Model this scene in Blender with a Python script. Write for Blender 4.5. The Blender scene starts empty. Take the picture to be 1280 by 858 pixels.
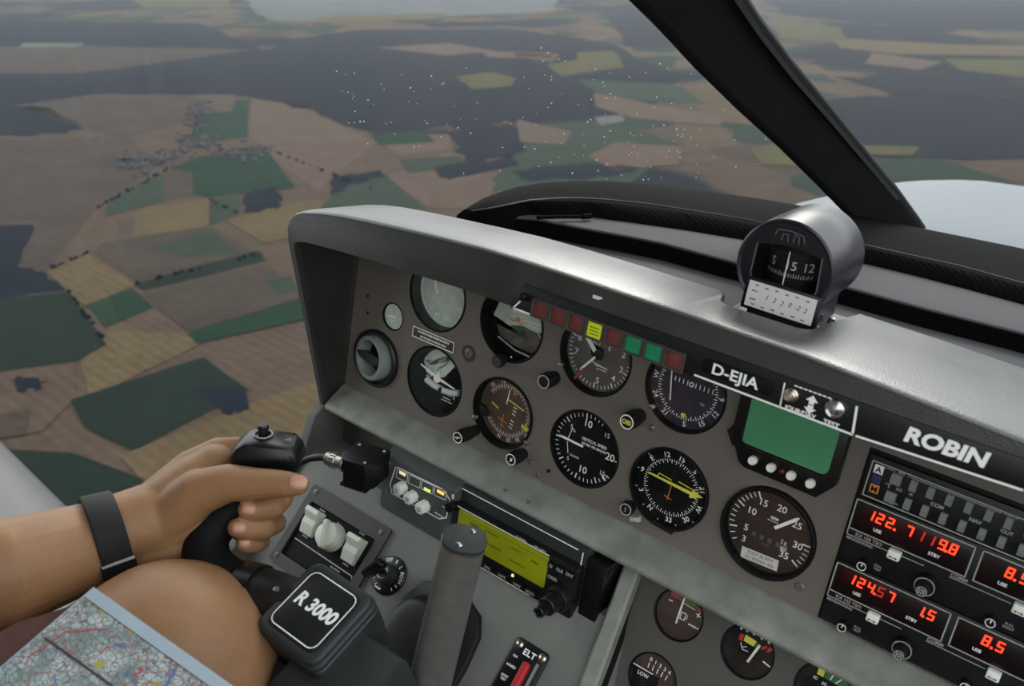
import bpy, bmesh, math, random
from mathutils import Vector, Matrix, Euler
from mathutils.kdtree import KDTree
random.seed(7)
PI = math.pi
S = bpy.context.scene
COL = S.collection

# ------------------------------------------------------------------ camera
# cockpit frame: X to the right along the instrument panel, Y forward, Z up (metres);
# the panel face is the plane Y = 0 and Z = 0 runs through the lower row of dials
F_PX = 1130.46
CAM = Vector((0.58037733, -0.72048901, 0.3911574))
RGT = Vector((0.78564865, 0.60151831, 0.14467871)).normalized()
DWN = Vector((0.3151538, -0.18787726, -0.93025814)).normalized()
FWD = RGT.cross(DWN) * 1.0
if FWD.y < 0: FWD = -FWD
cam_d = bpy.data.cameras.new('camera'); cam = bpy.data.objects.new('camera', cam_d); COL.objects.link(cam)
m = Matrix.Identity(4)
for i, ax in enumerate((RGT, -DWN, -FWD)):
    for j in range(3): m[j][i] = ax[j]
m.translation = CAM
cam.matrix_world = m
cam_d.sensor_width = 36.0
cam_d.lens = F_PX / 1280 * 36
cam_d.clip_start = 0.02; cam_d.clip_end = 200000
cam_d.dof.use_dof = True; cam_d.dof.focus_distance = 0.93; cam_d.dof.aperture_fstop = 9
S.camera = cam
S.view_settings.view_transform = 'Standard'; S.view_settings.look = 'None'
S.view_settings.gamma = 1; S.view_settings.use_curve_mapping = False
S.view_settings.exposure = 0.70
S.cycles.transparent_max_bounces = 24
S.cycles.max_bounces = 8
S.cycles.use_denoising = True

# ------------------------------------------------------------------ sky and sun
# the aircraft is banked: true vertical in the cockpit frame
YH = -72
UP = (RGT * 0 + DWN * (-F_PX) + FWD * (YH - 429)).normalized()
E1 = (RGT - UP * RGT.dot(UP)).normalized()
E2 = UP.cross(E1)
ALT = 620.0
W = bpy.data.worlds.new('sky'); S.world = W; W.use_nodes = True
wn = W.node_tree.nodes; wl = W.node_tree.links
wn.clear()
wo = wn.new('ShaderNodeOutputWorld'); bg = wn.new('ShaderNodeBackground'); bg.inputs[1].default_value = 1.5
tc = wn.new('ShaderNodeTexCoord'); dot = wn.new('ShaderNodeVectorMath'); dot.operation = 'DOT_PRODUCT'
dot.inputs[1].default_value = UP
nz = wn.new('ShaderNodeTexNoise'); nz.inputs['Scale'].default_value = 2.2; nz.inputs['Detail'].default_value = 5
rp = wn.new('ShaderNodeValToRGB')
e = rp.color_ramp.elements
e[0].position = 0.0; e[0].color = (0.26, 0.27, 0.27, 1)
e[1].position = 1.0; e[1].color = (0.70, 0.76, 0.82, 1)
for p_, c_ in ((0.04, (0.55, 0.57, 0.57, 1)), (0.13, (0.88, 0.90, 0.90, 1)), (0.32, (0.80, 0.84, 0.86, 1)), (0.55, (0.60, 0.66, 0.70, 1))):
    q = e.new(p_); q.color = c_
mixc = wn.new('ShaderNodeMixRGB'); mixc.inputs[2].default_value = (0.95, 0.95, 0.95, 1)
cr = wn.new('ShaderNodeMapRange'); cr.inputs[1].default_value = 0.48; cr.inputs[2].default_value = 0.68
wl.new(tc.outputs['Generated'], dot.inputs[0]); wl.new(dot.outputs['Value'], rp.inputs[0])
wl.new(tc.outputs['Generated'], nz.inputs['Vector']); wl.new(nz.outputs[0], cr.inputs[0])
wl.new(cr.outputs[0], mixc.inputs[0]); wl.new(rp.outputs[0], mixc.inputs[1])
wl.new(mixc.outputs[0], bg.inputs[0]); wl.new(bg.outputs[0], wo.inputs[0])

sun_d = bpy.data.lights.new('sun', 'SUN'); sun = bpy.data.objects.new('sun', sun_d); COL.objects.link(sun)
sun_d.energy = 1.3; sun_d.angle = math.radians(24); sun_d.color = (1.0, 0.95, 0.87)
SUN_TO = Vector((-0.36, 0.75, 0.62)).normalized()
sun.rotation_euler = SUN_TO.to_track_quat('Z', 'Y').to_euler()
sun['label'] = 'sun'

# ------------------------------------------------------------------ geometry helpers
def ray(x, y): return (RGT * ((x - 640) / F_PX) + DWN * ((y - 429) / F_PX) + FWD).normalized()
def on(x, y, n, d):
    r = ray(x, y); n = Vector(n)
    return CAM + r * ((d - n.dot(CAM)) / n.dot(r))
def cz(x, y, z): return CAM + RGT * ((x - 640) / F_PX * z) + DWN * ((y - 429) / F_PX * z) + FWD * z

def s2l(c): return c / 12.92 if c <= 0.04045 else ((c + 0.055) / 1.055) ** 2.4
def hx(h): return tuple(s2l(int(h[i:i + 2], 16) / 255) for i in (0, 2, 4)) + (1,)

MATS = {}
def mat(name, col, rough=0.5, metal=0.0, var=0.0, vscale=40.0, bump=0.0, bscale=400.0, spec=0.5, emit=0.0, col2=None, coat=0.0, sss=0.0):
    M = bpy.data.materials.new(name); M.use_nodes = True
    n = M.node_tree.nodes; l = M.node_tree.links
    b = n['Principled BSDF']
    c = hx(col) if isinstance(col, str) else col
    b.inputs['Base Color'].default_value = c; b.inputs['Roughness'].default_value = rough
    b.inputs['Metallic'].default_value = metal; b.inputs['Specular IOR Level'].default_value = spec
    b.inputs['Coat Weight'].default_value = coat
    t = n.new('ShaderNodeTexCoord')
    if sss:
        b.inputs['Subsurface Weight'].default_value = sss; b.inputs['Subsurface Radius'].default_value = (0.004, 0.0015, 0.0008)
        b.inputs['Subsurface Scale'].default_value = 1.0
    if var or col2:
        z = n.new('ShaderNodeTexNoise'); z.inputs['Scale'].default_value = vscale; z.inputs['Detail'].default_value = 4
        l.new(t.outputs['Object'], z.inputs['Vector'])
        r = n.new('ShaderNodeValToRGB'); r.color_ramp.elements[0].position = 0.3; r.color_ramp.elements[1].position = 0.72
        if col2: c0, c1 = c, hx(col2)
        else:
            c0 = tuple(max(0, x * (1 - var)) for x in c[:3]) + (1,); c1 = tuple(min(1, x * (1 + var)) for x in c[:3]) + (1,)
        r.color_ramp.elements[0].color = c0; r.color_ramp.elements[1].color = c1
        l.new(z.outputs[0], r.inputs[0]); l.new(r.outputs[0], b.inputs['Base Color'])
        if var:
            mr = n.new('ShaderNodeMapRange'); mr.inputs[3].default_value = max(0.05, rough - 0.08); mr.inputs[4].default_value = min(1, rough + 0.1)
            l.new(z.outputs[0], mr.inputs[0]); l.new(mr.outputs[0], b.inputs['Roughness'])
    if bump:
        z2 = n.new('ShaderNodeTexNoise'); z2.inputs['Scale'].default_value = bscale; z2.inputs['Detail'].default_value = 2
        l.new(t.outputs['Object'], z2.inputs['Vector'])
        bp = n.new('ShaderNodeBump'); bp.inputs['Strength'].default_value = bump; bp.inputs['Distance'].default_value = 0.0006
        l.new(z2.outputs[0], bp.inputs['Height']); l.new(bp.outputs[0], b.inputs['Normal'])
    if emit:
        b.inputs['Emission Color'].default_value = c; b.inputs['Emission Strength'].default_value = emit
    MATS[name] = M
    return M

def glassmat(name, refl=1.0, tint=(1, 1, 1, 1), ior=1.45):
    M = bpy.data.materials.new(name); M.use_nodes = True
    n = M.node_tree.nodes; l = M.node_tree.links; n.clear()
    o = n.new('ShaderNodeOutputMaterial'); mx = n.new('ShaderNodeMixShader'); tr = n.new('ShaderNodeBsdfTransparent')
    tr.inputs[0].default_value = tint
    g = n.new('ShaderNodeBsdfGlossy'); g.inputs['Roughness'].default_value = 0.02
    # the same reflectance curve from either side of the pane
    lw = n.new('ShaderNodeLayerWeight'); lw.inputs[0].default_value = 0.5
    pw = n.new('ShaderNodeMath'); pw.operation = 'POWER'; pw.inputs[1].default_value = 5
    sc = n.new('ShaderNodeMath'); sc.operation = 'MULTIPLY_ADD'; sc.inputs[1].default_value = 0.96; sc.inputs[2].default_value = 0.04
    ml = n.new('ShaderNodeMath'); ml.operation = 'MULTIPLY'; ml.inputs[1].default_value = refl
    l.new(lw.outputs['Facing'], pw.inputs[0]); l.new(pw.outputs[0], sc.inputs[0]); l.new(sc.outputs[0], ml.inputs[0]); l.new(ml.outputs[0], mx.inputs[0])
    l.new(tr.outputs[0], mx.inputs[1]); l.new(g.outputs[0], mx.inputs[2]); l.new(mx.outputs[0], o.inputs[0])
    MATS[name] = M
    return M

class B:
    def __init__(s): s.v = []; s.f = []; s.mi = []; s.M = Matrix.Identity(4); s.cur = 0
    def add(s, vs, fs):
        o = len(s.v)
        s.v += [tuple(s.M @ Vector(v)) for v in vs]
        for f in fs: s.f.append(tuple(i + o for i in f)); s.mi.append(s.cur)
        return s
    def at(s, x=0, y=0, z=0, rx=0, ry=0, rz=0):
        s.M = Matrix.Translation((x, y, z)) @ Euler((math.radians(rx), math.radians(ry), math.radians(rz))).to_matrix().to_4x4(); return s
    def frame(s, o, x, y, z):
        M = Matrix.Identity(4)
        for i, a in enumerate((Vector(x).normalized(), Vector(y).normalized(), Vector(z).normalized())):
            for j in range(3): M[j][i] = a[j]
        M.translation = o; s.M = M; return s
    def box(s, cx, cy, cz_, sx, sy, sz, c=0.0):
        p = [(cx - sx / 2, cy - sy / 2), (cx + sx / 2, cy - sy / 2), (cx + sx / 2, cy + sy / 2), (cx - sx / 2, cy + sy / 2)]
        return s.prism(p, cz_ - sz / 2, cz_ + sz / 2, c)
    def prism(s, p, z0, z1, c=0.0, both=False):
        n = len(p); rings = []
        if both and c: rings += [(inset(p, c), z0), (p, z0 + c)]
        else: rings += [(p, z0)]
        if c:
            rings += [(p, z1 - c), (inset(p, c * 0.3), z1 - c * 0.3), (inset(p, c), z1)]
        else: rings += [(p, z1)]
        vs = []; fs = []
        for q, z in rings: vs += [(a, b_, z) for a, b_ in q]
        for k in range(len(rings) - 1):
            for i in range(n):
                j = (i + 1) % n
                fs.append((k * n + i, k * n + j, (k + 1) * n + j, (k + 1) * n + i))
        fs.append(tuple(range(n - 1, -1, -1))); fs.append(tuple((len(rings) - 1) * n + i for i in range(n)))
        return s.add(vs, fs)
    def flat(s, p, z=0): return s.add([(a, b_, z) for a, b_ in p], [tuple(range(len(p)))])
    def lathe(s, prof, seg=48, closed=False):
        vs = []; fs = []; n = len(prof)
        for r, z in prof:
            for k in range(seg):
                a = 2 * PI * k / seg; vs.append((r * math.cos(a), r * math.sin(a), z))
        for i in range(n - 1 + (1 if closed else 0)):
            i2 = (i + 1) % n
            for k in range(seg):
                k2 = (k + 1) % seg
                fs.append((i * seg + k, i * seg + k2, i2 * seg + k2, i2 * seg + k))
        if not closed:
            if prof[0][0] > 1e-6: fs.append(tuple(range(seg - 1, -1, -1)))
            if prof[-1][0] > 1e-6: fs.append(tuple((n - 1) * seg + k for k in range(seg)))
        return s.add(vs, fs)
    def cyl(s, r, z0, z1, c=0.0, seg=32):
        if c: return s.lathe([(r, z0), (r, z1 - c), (r - c * 0.3, z1 - c * 0.3), (r - c, z1)], seg)
        return s.lathe([(r, z0), (r, z1)], seg)
    def ring(s, r0, r1, z0, z1, seg=64): return s.lathe([(r0, z0), (r1, z0), (r1, z1), (r0, z1)], seg, True)
    def disc(s, r, z, seg=64): return s.add([(r * math.cos(2 * PI * k / seg), r * math.sin(2 * PI * k / seg), z) for k in range(seg)], [tuple(range(seg))])
    def arc(s, r0, r1, a0, a1, z, n=16):
        # clockwise degrees from 12 o'clock
        vs = []; fs = []
        for k in range(n + 1):
            a = math.radians(a0 + (a1 - a0) * k / n)
            for r in (r0, r1): vs.append((r * math.sin(a), r * math.cos(a), z))
        for k in range(n): fs.append((2 * k, 2 * k + 1, 2 * k + 3, 2 * k + 2))
        return s.add(vs, fs)
    def tick(s, a, r0, r1, w, z):
        a = math.radians(a); d = (math.sin(a), math.cos(a)); t = (d[1] * w / 2, -d[0] * w / 2)
        return s.add([(d[0] * r0 + t[0], d[1] * r0 + t[1], z), (d[0] * r1 + t[0], d[1] * r1 + t[1], z), (d[0] * r1 - t[0], d[1] * r1 - t[1], z), (d[0] * r0 - t[0], d[1] * r0 - t[1], z)], [(0, 1, 2, 3)])
    def line(s, p, w, z, close=False):
        q = list(p) + ([p[0]] if close else [])
        for a, b_ in zip(q[:-1], q[1:]):
            d = Vector((b_[0] - a[0], b_[1] - a[1])); L = d.length
            if L < 1e-9: continue
            d /= L; t = Vector((-d.y, d.x)) * w / 2; a2 = Vector(a) - d * w / 2; b2 = Vector(b_) + d * w / 2
            s.add([(a2.x + t.x, a2.y + t.y, z), (b2.x + t.x, b2.y + t.y, z), (b2.x - t.x, b2.y - t.y, z), (a2.x - t.x, a2.y - t.y, z)], [(0, 1, 2, 3)])
        return s
    def text(s, t, x, y, h, z=0.0, rot=0.0, bold=0.0, sx=1.0, align='CENTER', shear=0.0):
        vs, fs = glyphs(t, bold, align, shear)
        a = math.radians(rot); ca, sa = math.cos(a), math.sin(a); k = h / 0.69
        out = []
        for vx, vy in vs:
            vx *= k * sx; vy = (vy - 0.345) * k
            out.append((x + vx * ca - vy * sa, y + vx * sa + vy * ca, z))
        return s.add(out, fs)
    def tube(s, pts, rad, seg=16, cap=True, squash=None):
        pts = [Vector(p) for p in pts]; n = len(pts)
        if not hasattr(rad, '__len__'): rad = [rad] * n
        vs = []; fs = []; prev = None
        for i in range(n):
            d = (pts[min(i + 1, n - 1)] - pts[max(i - 1, 0)]).normalized()
            if prev is None:
                u = d.cross(Vector((0, 0, 1)))
                if u.length < 0.1: u = d.cross(Vector((1, 0, 0)))
                u.normalize()
            else: u = (prev - d * prev.dot(d)).normalized()
            prev = u; w = d.cross(u)
            for k in range(seg):
                a = 2 * PI * k / seg; vs.append(pts[i] + (u * math.cos(a) + w * math.sin(a)) * rad[i])
        for i in range(n - 1):
            for k in range(seg):
                k2 = (k + 1) % seg; fs.append((i * seg + k, i * seg + k2, (i + 1) * seg + k2, (i + 1) * seg + k))
        if cap: fs.append(tuple(range(seg - 1, -1, -1))); fs.append(tuple((n - 1) * seg + k for k in range(seg)))
        return s.add([tuple(v) for v in vs], fs)
    def sweep(s, pts, sec, ups, closed=True, cap=True):
        # a 2D section carried along a path; ups[i] is the section's second axis
        n = len(pts); mN = len(sec[0]) if isinstance(sec[0][0], (tuple, list)) else len(sec); vs = []; fs = []
        for i in range(n):
            d = (Vector(pts[min(i + 1, n - 1)]) - Vector(pts[max(i - 1, 0)])).normalized()
            up = Vector(ups[i]); up = (up - d * up.dot(d)).normalized(); sd = d.cross(up)
            sc = sec[i] if isinstance(sec[0][0], (tuple, list)) else sec
            for a, b_ in sc: vs.append(tuple(Vector(pts[i]) + sd * a + up * b_))
        for i in range(n - 1):
            for k in range(mN if closed else mN - 1):
                k2 = (k + 1) % mN; fs.append((i * mN + k, i * mN + k2, (i + 1) * mN + k2, (i + 1) * mN + k))
        if cap and closed: fs.append(tuple(range(mN - 1, -1, -1))); fs.append(tuple((n - 1) * mN + k for k in range(mN)))
        return s.add(vs, fs)
    def loft(s, rows, closed=False, cap=False):
        n = len(rows); mN = len(rows[0]); vs = [tuple(p) for r in rows for p in r]; fs = []
        for i in range(n - 1):
            for k in range(mN if closed else mN - 1):
                k2 = (k + 1) % mN; fs.append((i * mN + k, i * mN + k2, (i + 1) * mN + k2, (i + 1) * mN + k))
        if cap: fs.append(tuple(range(mN - 1, -1, -1))); fs.append(tuple((n - 1) * mN + k for k in range(mN)))
        return s.add(vs, fs)
    def build(s, name, mats, parent=None, smooth=35, recalc=True):
        me = bpy.data.meshes.new(name); me.from_pydata(s.v, [], s.f)
        if not isinstance(mats, (list, tuple)): mats = [mats]
        for mm in mats: me.materials.append(MATS[mm] if isinstance(mm, str) else mm)
        if len(mats) > 1: me.polygons.foreach_set('material_index', s.mi)
        if recalc:
            bm = bmesh.new(); bm.from_mesh(me); bmesh.ops.recalc_face_normals(bm, faces=bm.faces); bm.to_mesh(me); bm.free()
        if smooth:
            me.polygons.foreach_set('use_smooth', [True] * len(me.polygons))
            me.set_sharp_from_angle(angle=math.radians(smooth))
        me.update()
        o = bpy.data.objects.new(name, me); COL.objects.link(o)
        if parent is not None: o.parent = parent
        return o

def inset(p, d):
    n = len(p); out = []
    ar = sum(p[i][0] * p[(i + 1) % n][1] - p[(i + 1) % n][0] * p[i][1] for i in range(n))
    sg = 1 if ar > 0 else -1
    for i in range(n):
        a = Vector(p[i - 1]); b_ = Vector(p[i]); c = Vector(p[(i + 1) % n])
        e1 = (b_ - a); e2 = (c - b_)
        if e1.length < 1e-9: e1 = e2
        if e2.length < 1e-9: e2 = e1
        e1 = e1.normalized(); e2 = e2.normalized()
        n1 = Vector((-e1.y, e1.x)) * sg; n2 = Vector((-e2.y, e2.x)) * sg
        bi = n1 + n2
        if bi.length < 1e-6: bi = n1
        bi.normalize(); k = d / max(0.35, bi.dot(n1))
        out.append((b_.x + bi.x * k, b_.y + bi.y * k))
    return out
def rrect(w, h, r, n=5, cx=0, cy=0):
    o = []
    for sx, sy, a0 in ((1, -1, -90), (1, 1, 0), (-1, 1, 90), (-1, -1, 180)):
        for k in range(n + 1):
            a = math.radians(a0 + 90 * k / n)
            o.append((cx + sx * (w / 2 - r) + r * math.cos(a), cy + sy * (h / 2 - r) + r * math.sin(a)))
    return o
def circ(r, n=48, cx=0, cy=0): return [(cx + r * math.cos(2 * PI * k / n), cy + r * math.sin(2 * PI * k / n)) for k in range(n)]
GL = {}
def glyphs(t, bold, align, shear):
    key = (t, bold, align, shear)
    if key in GL: return GL[key]
    cu = bpy.data.curves.new('t', 'FONT'); cu.body = t; cu.size = 1; cu.align_x = align; cu.offset = bold; cu.shear = shear
    cu.resolution_u = 3
    ob = bpy.data.objects.new('t', cu)
    me = bpy.data.meshes.new_from_object(ob)
    r = ([(v.co.x, v.co.y) for v in me.vertices], [tuple(p.vertices) for p in me.polygons])
    bpy.data.objects.remove(ob); bpy.data.curves.remove(cu); bpy.data.meshes.remove(me)
    GL[key] = r
    return r
def holed(outline, holes, th, name, matn, parent=None, flip=False):
    # a sheet in the local XY plane with round or shaped holes cut through it, front at z = 0
    cu = bpy.data.curves.new('h', 'CURVE'); cu.dimensions = '2D'; cu.fill_mode = 'BOTH'; cu.extrude = th / 2
    for p in [outline] + holes:
        sp = cu.splines.new('POLY'); sp.points.add(len(p) - 1); sp.use_cyclic_u = True
        for q, pt in zip(p, sp.points): pt.co = (q[0], q[1], 0, 1)
    ob = bpy.data.objects.new('h', cu); me = bpy.data.meshes.new_from_object(ob)
    bpy.data.objects.remove(ob); bpy.data.curves.remove(cu)
    for v in me.vertices: v.co.z -= th / 2
    me.name = name; me.materials.clear(); me.materials.append(MATS[matn])
    bm = bmesh.new(); bm.from_mesh(me); bmesh.ops.remove_doubles(bm, verts=bm.verts, dist=1e-6); bmesh.ops.recalc_face_normals(bm, faces=bm.faces); bm.to_mesh(me); bm.free()
    o = bpy.data.objects.new(name, me); COL.objects.link(o)
    if parent is not None: o.parent = parent
    return o

def tag(o, label=None, cat=None, group=None, kind=None):
    if label: o['label'] = label
    if cat: o['category'] = cat
    if group: o['group'] = group
    if kind: o['kind'] = kind
    return o
def fmat(o, x, y, z=None):
    x = Vector(x).normalized(); y = Vector(y); y = (y - x * y.dot(x)).normalized()
    z = x.cross(y); M = Matrix.Identity(4)
    for i, a in enumerate((x, y, z)):
        for j in range(3): M[j][i] = a[j]
    M.translation = Vector(o); return M
def thing(name, label, cat, M=None, group=None):
    o = bpy.data.objects.new(name, None); COL.objects.link(o); o.empty_display_size = 0.02
    if M is not None: o.matrix_world = M if isinstance(M, Matrix) else Matrix.Translation(M)
    return tag(o, label, cat, group)
PANEL_X, PANEL_Y = (1, 0, 0), (0, 0, 1)
def on_panel(x, z, y=0.0): return fmat((x, y, z), PANEL_X, PANEL_Y)      # local x right, y up, z towards the pilot
SL = math.radians(39)
SLN = Vector((0, -math.cos(SL), math.sin(SL))); SLY = Vector((0, math.sin(SL), math.cos(SL)))
SL0 = Vector((0, 0, -0.10))
SLD = SLN.dot(SL0)
def on_slope(x, s, h=0.0):      # s = distance up the console slope from its reference line
    return fmat(Vector((x, 0, 0)) + SL0 + SLY * s + SLN * h, PANEL_X, SLY)

# ------------------------------------------------------------------ materials
mat('panel grey', '6a645d', 0.55, var=0.10, vscale=9, bump=0.25, bscale=900)
mat('panel dark', '4c4a46', 0.55, var=0.10, vscale=9, bump=0.25, bscale=900)
mat('ledge grey', '83857c', 0.5, var=0.28, vscale=34, bump=0.8, bscale=700)
mat('console grey', '74766f', 0.5, var=0.16, vscale=14, bump=0.5, bscale=700)
mat('hood leather', '2f2f2e', 0.33, var=0.25, vscale=22, bump=0.45, bscale=650, spec=0.85)
mat('rear deck leather', '404042', 0.75, var=0.15, vscale=12, bump=0.4, bscale=600, spec=0.2)
mat('black plastic', '0f1011', 0.45, var=0.15, vscale=60, bump=0.2, bscale=700)
mat('black bezel', '0b0c0e', 0.35)
mat('soft black', '0d0d0e', 0.7, bump=0.4, bscale=500, spec=0.25)
mat('fascia black', '0b0d10', 0.42, var=0.12, vscale=30)
mat('dial black', '0d1011', 0.55, spec=0.15)
mat('bezel matte', '090a0b', 0.6, spec=0.2)
mat('dial brown', '342a26', 0.4, var=0.1, vscale=30)
mat('dial grey reflection', '5c5956', 0.4, var=0.25, vscale=40)  # altimeter face: the glass's grey reflection is put into the colour
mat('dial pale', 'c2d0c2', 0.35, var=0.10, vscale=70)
mat('dial violet reflection', '2d2b3a', 0.35, var=0.5, vscale=30)  # violet cast is a reflection painted into the course dial's face
mat('white', 'f6f6f2', 0.5)
mat('dim white', 'b0b0ab', 0.5)
mat('faint grey', '55565a', 0.5)
mat('yellow', 'e0dc50', 0.5)
mat('orange', 'd8873c', 0.5)
mat('red paint', 'b8252a', 0.45)
mat('dull red', '8d4438', 0.5)
mat('green paint', '2f6e3c', 0.5)
mat('olive paint', '55682f', 0.5)
mat('blue paint', '27305e', 0.5)
mat('button white', 'f0f2e8', 0.4)
mat('switch cream', 'dfe2d4', 0.4, var=0.05, vscale=80)
mat('button grey', '7f8883', 0.5)
mat('chrome', 'cfd0d2', 0.22, metal=1.0)
mat('slate case', '4b514f', 0.5, var=0.08, vscale=30, bump=0.2)
mat('dark steel', '74736f', 0.34, metal=0.4, var=0.12, vscale=80, bump=0.1)
mat('nickel', 'cfc8ba', 0.3, metal=1.0)
mat('box grey', '2b2f2f', 0.45, var=0.1, vscale=30, bump=0.2)
mat('plate grey', '3d3a37', 0.5, var=0.1, vscale=30, bump=0.2)
mat('compass violet', '2b2930', 0.33, metal=0.3, bump=0.1)
mat('compass face', '15131b', 0.35)
mat('card paper', 'd2d0cc', 0.7, var=0.04)
mat('lamp red', '6a3230', 0.4, var=0.12, vscale=200)
mat('lamp yellow', 'b5c21c', 0.4, emit=0.15)
mat('lamp green', '0f7f55', 0.4, emit=0.05)
mat('lcd green', '3f7d58', 0.3, var=0.10, vscale=25, emit=0.10)
mat('lcd olive', '7c820f', 0.35, var=0.12, vscale=40, emit=0.12)
mat('lcd ink', '4f540f', 0.5)
mat('led red', (1.0, 0.045, 0.012, 1), 0.5, emit=1.3)
mat('led dim', (0.35, 0.02, 0.008, 1), 0.5, emit=0.55)
mat('led window', '14070a', 0.3)
mat('led window lit', '300609', 0.3)
mat('led amber', (0.9, 0.42, 0.06, 1), 0.5, emit=0.9)
mat('led lime', (0.5, 0.75, 0.15, 1), 0.5, emit=0.6)
mat('led straw', (0.8, 0.7, 0.35, 1), 0.5, emit=0.5)
mat('skin', '96704f', 0.48, var=0.10, vscale=35, bump=0.35, bscale=260, sss=0.12, spec=0.35)
mat('nail', 'c08c78', 0.3, spec=0.5)
mat('shirt', 'aeb8b2', 0.8, bump=0.3)
mat('shorts', '8a8672', 0.85, bump=0.3)
mat('hair brown', '3a2a20', 0.7)
mat('strap', '0b0a0a', 0.75, bump=0.3)
mat('brown leather', '46241a', 0.5, var=0.2, vscale=40, bump=0.4)
mat('gold edge', 'b58a5a', 0.35, metal=0.6)
mat('cowl white', '74797e', 0.6, spec=0.08, var=0.05, vscale=3)
mat('wing grey', '474746', 0.4, var=0.05, vscale=4)
mat('cockpit wall', '5e5f5b', 0.6, var=0.1, vscale=12, bump=0.3)
mat('frame black', '151516', 0.7, var=0.2, vscale=15, bump=0.3, bscale=500, spec=0.2)
mat('coaming black', '0a0a0b', 0.9, bump=0.3, bscale=500, spec=0.04)
mat('dial bronze glare', '5d4a40', 0.4, col2='4a3a34', vscale=45)  # brown glare on the situation indicator, put into its face colour
mat('dial rust', '46342e', 0.4, var=0.1, vscale=60)
mat('blocker cloth', '8a8a86', 0.9)
mat('frame edge', '3a3a3a', 0.5)
glassmat('gauge glass', 0.5)
glassmat('canopy glass', 0.2, (0.97, 0.98, 0.98, 1))
# ------------------------------------------------------------------ the land below
GF = Matrix.Identity(4)
for i, a in enumerate((E1, E2, UP)):
    for j in range(3): GF[j][i] = a[j]
GF.translation = CAM - UP * ALT
GI = GF.inverted()
def gp(x, y):
    r = ray(x, y); t = ALT / max(1e-4, -UP.dot(r))
    q = GI @ (CAM + r * t); return (q.x, q.y)
LAND_K = 0.215
def lx(h): c = hx(h); g_ = .3 * c[0] + .5 * c[1] + .2 * c[2]; return tuple(max(0, x * 1.15 - g_ * .15) * LAND_K for x in c[:3]) + (1,)
def landmat(name, cols, scale, mix=0.5):
    M = bpy.data.materials.new(name); M.use_nodes = True
    n = M.node_tree.nodes; l = M.node_tree.links; b = n['Principled BSDF']
    b.inputs['Roughness'].default_value = 0.95; b.inputs['Specular IOR Level'].default_value = 0.05
    t = n.new('ShaderNodeTexCoord')
    z = n.new('ShaderNodeTexNoise'); z.inputs['Scale'].default_value = 1 / scale; z.inputs['Detail'].default_value = 6; z.inputs['Roughness'].default_value = 0.6
    l.new(t.outputs['Object'], z.inputs['Vector'])
    r = n.new('ShaderNodeValToRGB'); el = r.color_ramp.elements
    el[0].position = 0.3; el[1].position = 0.7; el[0].color = lx(cols[0]); el[1].color = lx(cols[-1])
    for k, c in enumerate(cols[1:-1]): q = el.new(0.3 + 0.4 * (k + 1) / (len(cols) - 1)); q.color = lx(c)
    l.new(z.outputs[0], r.inputs[0])
    z2 = n.new('ShaderNodeTexNoise'); z2.inputs['Scale'].default_value = 6 / scale; z2.inputs['Detail'].default_value = 8; z2.inputs['Roughness'].default_value = 0.7
    wv = n.new('ShaderNodeTexWave'); wv.inputs['Scale'].default_value = 0.016; wv.inputs['Distortion'].default_value = 1.5; wv.inputs['Detail'].default_value = 3
    mpw = n.new('ShaderNodeMapping'); mpw.inputs['Rotation'].default_value = (0, 0, scale * .7); l.new(t.outputs['Object'], mpw.inputs['Vector']); l.new(mpw.outputs[0], wv.inputs['Vector'])
    l.new(t.outputs['Object'], z2.inputs['Vector'])
    m2 = n.new('ShaderNodeMixRGB'); m2.blend_type = 'OVERLAY'; m2.inputs[0].default_value = 0.5; l.new(r.outputs[0], m2.inputs[1]); l.new(z2.outputs[0], m2.inputs[2])
    m3 = n.new('ShaderNodeMixRGB'); m3.blend_type = 'SOFT_LIGHT'; m3.inputs[0].default_value = 0.10; l.new(m2.outputs[0], m3.inputs[1]); l.new(wv.outputs[0], m3.inputs[2])
    l.new(m3.outputs[0], b.inputs['Base Color'])
    MATS[name] = M
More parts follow.
